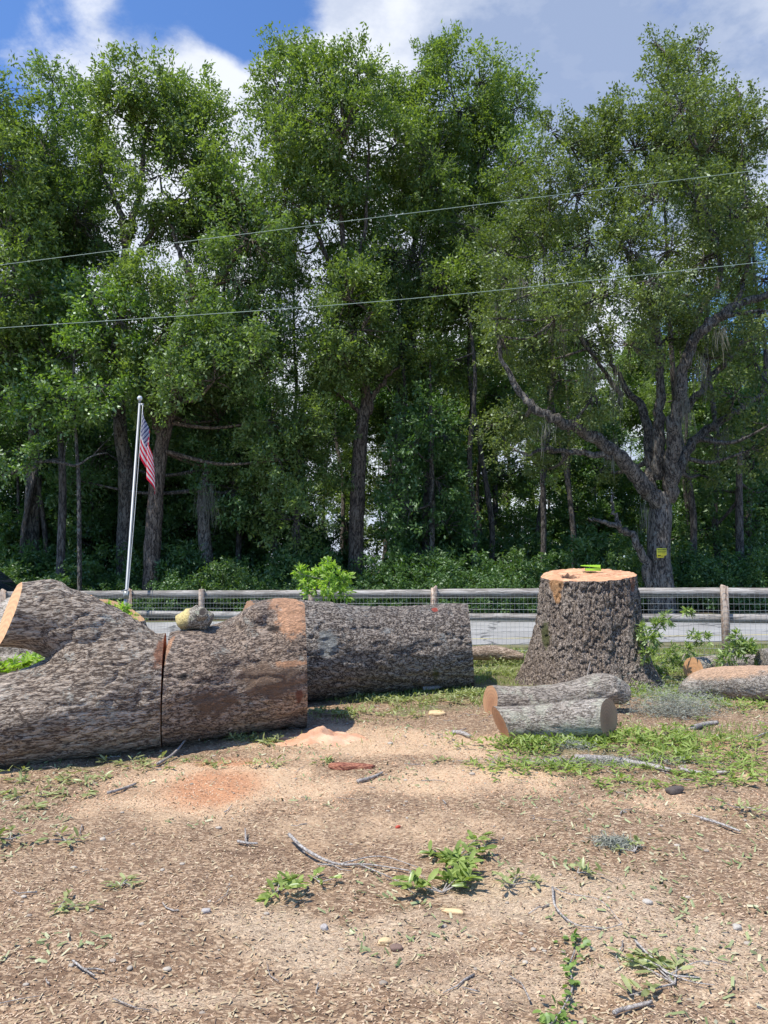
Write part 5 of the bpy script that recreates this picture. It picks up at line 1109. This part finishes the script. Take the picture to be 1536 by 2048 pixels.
stick('twig', [(1270, 1905), (1310, 1940), (1340, 1965), (1400, 1975)], .005, .002, 'crossed grey twigs over a limp sprig at lower right', 'twig', branches=[[(1340, 1965), (1400, 1955, .02), (1455, 1952)], [(1330, 1960), (1380, 1980), (1430, 1985)], [(1290, 1935), (1350, 1968)]])
stick('stick', [(1228, 2038), (1245, 2030), (1305, 2024)], .009, .007, 'short thick grey stick at the bottom right')
stick('stick', [(1400, 1648), (1440, 1655), (1480, 1668)], .010, .006, 'pale grey stick near the right edge under the olive sprig')
stick('twig', [(145, 1935), (165, 1948), (190, 1958)], .005, .003, 'small pale V-shaped twig at lower left', 'twig', branches=[[(165, 1950), (190, 1948), (210, 1950)]])
stick('stick', [(215, 1588), (245, 1578), (272, 1570)], .011, .008, 'grey stick on the soil below the forked log')
stick('twig', [(315, 1532), (350, 1510, .03), (385, 1478, .08), (410, 1450, .20)], .013, .006, 'pale branching twig propped against the base of the log section', 'twig', branches=[[(380, 1482, .07), (400, 1475, .07), (410, 1468, .11)], [(395, 1470, .1), (398, 1490, .03)]])
stick('stick', [(475, 1687), (495, 1690), (515, 1690)], .009, .006, 'short dark stick with a stub on the left foreground soil', branches=[[(492, 1688), (490, 1665, .02)]])
stick('stick', [(1150, 1520), (1210, 1522), (1290, 1535), (1340, 1548)], .030, .018, 'long grey lichened stick in front of the short logs')
stick('stick', [(1360, 1545), (1400, 1550), (1460, 1552)], .016, .010, 'bleached stick end beyond the long lichened stick')
stick('stick', [(1385, 1462), (1410, 1450), (1435, 1447)], .028, .020, 'bent pale stick right of the mossy clump')
stick('stick', [(1185, 1452), (1175, 1400, .25), (1200, 1345, .55)], .006, .004, 'thin upright twig leaning across the crooked pale log')
stick('stick', [(1500, 1490), (1536, 1470)], .010, .008, 'reddish thin stick at the right edge beside the slash')
stick('stick', [(905, 1470), (925, 1474), (940, 1478)], .022, .018, 'short grey stick on sawdust left of the front log')
stick('stick', [(715, 1563), (745, 1556), (765, 1550)], .016, .008, 'rough grey stick beside the red bark strip')
stick('stick', [(845, 1388, .03), (875, 1386, .04), (900, 1380, .07)], .030, .022, 'grey stub of limb lying under the rear log')
def chunk(name, px, py, sx, sy, sz, mat, label, rz=0, seed=0, cat='wood chip'):
    bm = bmesh.new(); bmesh.ops.create_icosphere(bm, subdivisions=3, radius=.5); v = np.array([a.co[:] for a in bm.verts]); f = np.array([[a.index for a in q.verts] for q in bm.faces]); bm.free()
    v = np.sign(v)*abs(v)**.75; v = v*(1+.5*(vn(v*2.4+seed*5.3, 1., seed)-.5))[:, None]*np.array([sx, sy, sz]); c_, s_ = math.cos(rz), math.sin(rz); v = v@np.array([[c_, s_, 0], [-s_, c_, 0], [0, 0, 1]])
    x, y = gp(px, py); o = link(name, mk(v, [f], True), mat, None, (x, y, float(ground_z(x, y)[0])+sz*.3)); return tag(o, label, cat)
redb = bark('red_inner_bark', (.12, .03, .02), (.36, .10, .055), (.52, .24, .14), 30., (.3, 1, 1), 0, None, 0, (), .6, .01)
woody = plain('fresh_wood_sliver', (.66, .48, .26), .8, 0, 20, .25, .4); stone = plain('grey_stone', (.42, .38, .35), .85, 0, 30, .25, .4); brst = plain('brown_stone', (.20, .13, .10), .85, 0, 30, .25, .4)
chunk('bark_strip', 703, 1538, .30, .07, .045, redb, 'curved red bark strip on the sawdust in mid foreground', -.1, 1, 'bark')
chunk('wood_sliver', 905, 1816, .085, .03, .02, woody, 'yellow wood sliver tucked beside the glossy leafy sprig', -.3, 2)
chunk('wood_sliver', 770, 1872, .055, .028, .022, woody, 'yellow-orange wood sliver beside a brown stone', .4, 3)
chunk('stone', 793, 1884, .045, .035, .025, brst, 'brown stone touching a yellow wood sliver', .2, 4, 'stone')
chunk('stone', 1233, 1693, .10, .05, .035, stone, 'grey lichen tuft like stone near the tiny bright sprig', .2, 5, 'stone')
chunk('stone', 648, 1853, .03, .025, .022, stone, 'pale stone on bare soil below the long twig', .2, 6, 'stone')
chunk('stone', 412, 1832, .035, .028, .022, stone, 'pale stone in the left foreground soil', .2, 7, 'stone')
chunk('stone', 1474, 1862, .035, .03, .02, plain('white_stone', (.46, .42, .36), .85, 0, 30, .15, .4), 'whitish stone near the right edge', .2, 8, 'stone')
chunk('stone', 1295, 1818, .035, .03, .02, bpy.data.materials['white_stone'], 'whitish stone right of the hooked twig', .2, 9, 'stone')
chunk('bark_chip', 796, 1654, .03, .018, .02, plain('red_chip', (.45, .07, .04), .8, 0, 20, .2, .3), 'tiny red bark chip above the largest leafy sprig', .5, 10, 'bark')
chunk('wood_chunk', 875, 1430, .16, .10, .05, woody, 'pale split chip on the grass below the rear log', .2, 11)
chunk('bark_lump', 1350, 1590, .10, .06, .05, plain('dark_bark_lump', (.10, .08, .07), .9, 0, 30, .4, .5), 'dark bark lump below the leafy slash at right', .1, 12, 'bark')
# grey moss clumps (a mat of curled strands)
def mossclump(px, py, sx, sy, sz, n, label, seed):
    r = np.random.default_rng(seed); x, y = gp(px, py); C = r.normal(size=(n, 3))*np.array([sx, sy, sz])*.5; C = C+(r.normal(size=(9, 3))*np.array([sx, sy, sz*.4])*.35)[r.integers(0, 9, n)]; C[:, 2] = abs(C[:, 2]); D = rsph(n, r); D[:, 2] *= .5; D = unit(D)
    V, q = leaf_quads(C, D, rsph(n, r), r.uniform(.03, .07, n), np.full(n, .0045)); o = link('moss_clump', mk(V, [q]), MOSSG, None, (x, y, float(ground_z(x, y)[0])+.01)); return tag(o, label, 'moss')
MOSSG = plain('grey_fallen_moss', (.30, .31, .25), .9, 0, 5, .35, 0)
mossclump(1340, 1428, .42, .25, .26, 6500, 'large grey moss heap on the ground right of the short logs', 1)
mossclump(1235, 1697, .10, .05, .03, 900, 'small grey moss tuft on the soil beside a tiny sprig', 2)
mossclump(1215, 1527, .7, .10, .04, 3000, 'strip of grey moss along the long lichened stick', 3)
mossclump(1140, 1500, .15, .08, .05, 500, 'grey moss wad in the leaves below the front log', 4)
mossclump(1330, 1350, .3, .15, .10, 900, 'grey moss wisp at the right foot of the stump', 5)
# creeping vine at the bottom
r = np.random.default_rng(77)
vp = [(1150, 1905), (1140, 1940), (1145, 1975), (1130, 2010), (1110, 2045), (1090, 2060)]
W = np.array([[*gp(*p), 0] for p in vp]); W[:, 2] = ground_z(W[:, 0], W[:, 1])+.02; vo_ = empty('vine', tuple(W[0]), 'trailing vine with rounded green leaves at the bottom edge', 'vine')
s = spline(W-W[0], 10); mb = MB(); mb.tube(s, np.linspace(.003, .004, len(s)), 5); link('stem', mb.mesh(True), TWIG, vo_)
idx = r.integers(0, len(s), 95); C = s[idx]+r.normal(size=(95, 3))*np.array([.022, .022, .012]); C[55:] = s[-16:][r.integers(0, 16, 40)]+r.normal(size=(40, 3))*np.array([.05, .04, .012]); C[:, 2] = np.maximum(C[:, 2], -.01)
C = np.concatenate([C, r.normal(size=(16, 3))*np.array([.03, .02, .01])+np.array([.03, .06, .01])])
D = unit(r.normal(size=(len(C), 3))*np.array([1, 1, .3])); l_ = r.uniform(.022, .04, len(C)); V, tri, qd = leaves_near(C, D, unit(r.normal(size=(len(C), 3))*.3+np.array([0, 0, 1])), l_, l_*.75, .15)
link('leaves', mk(V, [tri, qd], False, {'tint': ('FACE', np.concatenate([np.tile(r.random(len(C)), 4), np.tile(r.random(len(C)), 2)]))}), leafmat('vine_leaves', (.10, .17, .03), (.25, .36, .09), None, .3, 0.050), vo_)
# sawdust heap
n = 90; a_, b_ = np.meshgrid(np.linspace(-1, 1, n), np.linspace(-1, 1, n)); q = np.stack([a_.ravel(), b_.ravel(), a_.ravel()*0], 1); cx, cy = gp(640, 1480)
rr_ = np.hypot(q[:, 0], q[:, 1]); h = .075*np.clip(1-rr_*(.75+.55*fbm(q, 2.2, 3, 16)), 0, 1)**1.4*np.clip(fbm(q, 3.2, 5, 6)*3.2-.75, .1, 1.6)+.05*np.exp(-((q[:, 0]-.15)**2+(q[:, 1]-.1)**2)/.03)*(fbm(q, 6, 2, 8)); x = cx+q[:, 0]*.55; y = cy+q[:, 1]*.32
zb = ground_z(x, y); V = np.stack([x-cx, y-cy, zb+h*1.0-.012*(rr_ > .9)-.006-zb.mean()], 1); i = np.arange(n-1)[:, None]*n; j2 = np.arange(n-1)[None]; keep = rr_ < 1.02
F_ = np.stack([i+j2, i+j2+1, i+n+j2+1, i+n+j2], -1).reshape(-1, 4); F_ = F_[keep[F_].all(1)]
m, t, b, o_ = newmat('sawdust'); oc = N(t, 'ShaderNodeTexCoord').outputs['Object']; f = NOISE(t, oc, 120, 4, .7)
L(t, MIX(t, MR(t, NOISE(t, oc, 5, 5), .35, .65), MIX(t, f, (.42, .19, .10), (.66, .36, .21)), MIX(t, f, (.56, .32, .19), (.82, .56, .38))), b.inputs['Base Color']); b.inputs['Roughness'].default_value = .95; bump(t, b, f, .7, .006)
o = link('sawdust_pile', mk(V, [F_], True), m, None, (cx, cy, float(zb.mean()))); tag(o, 'low orange sawdust pile on the ground right of the log section', 'sawdust pile')
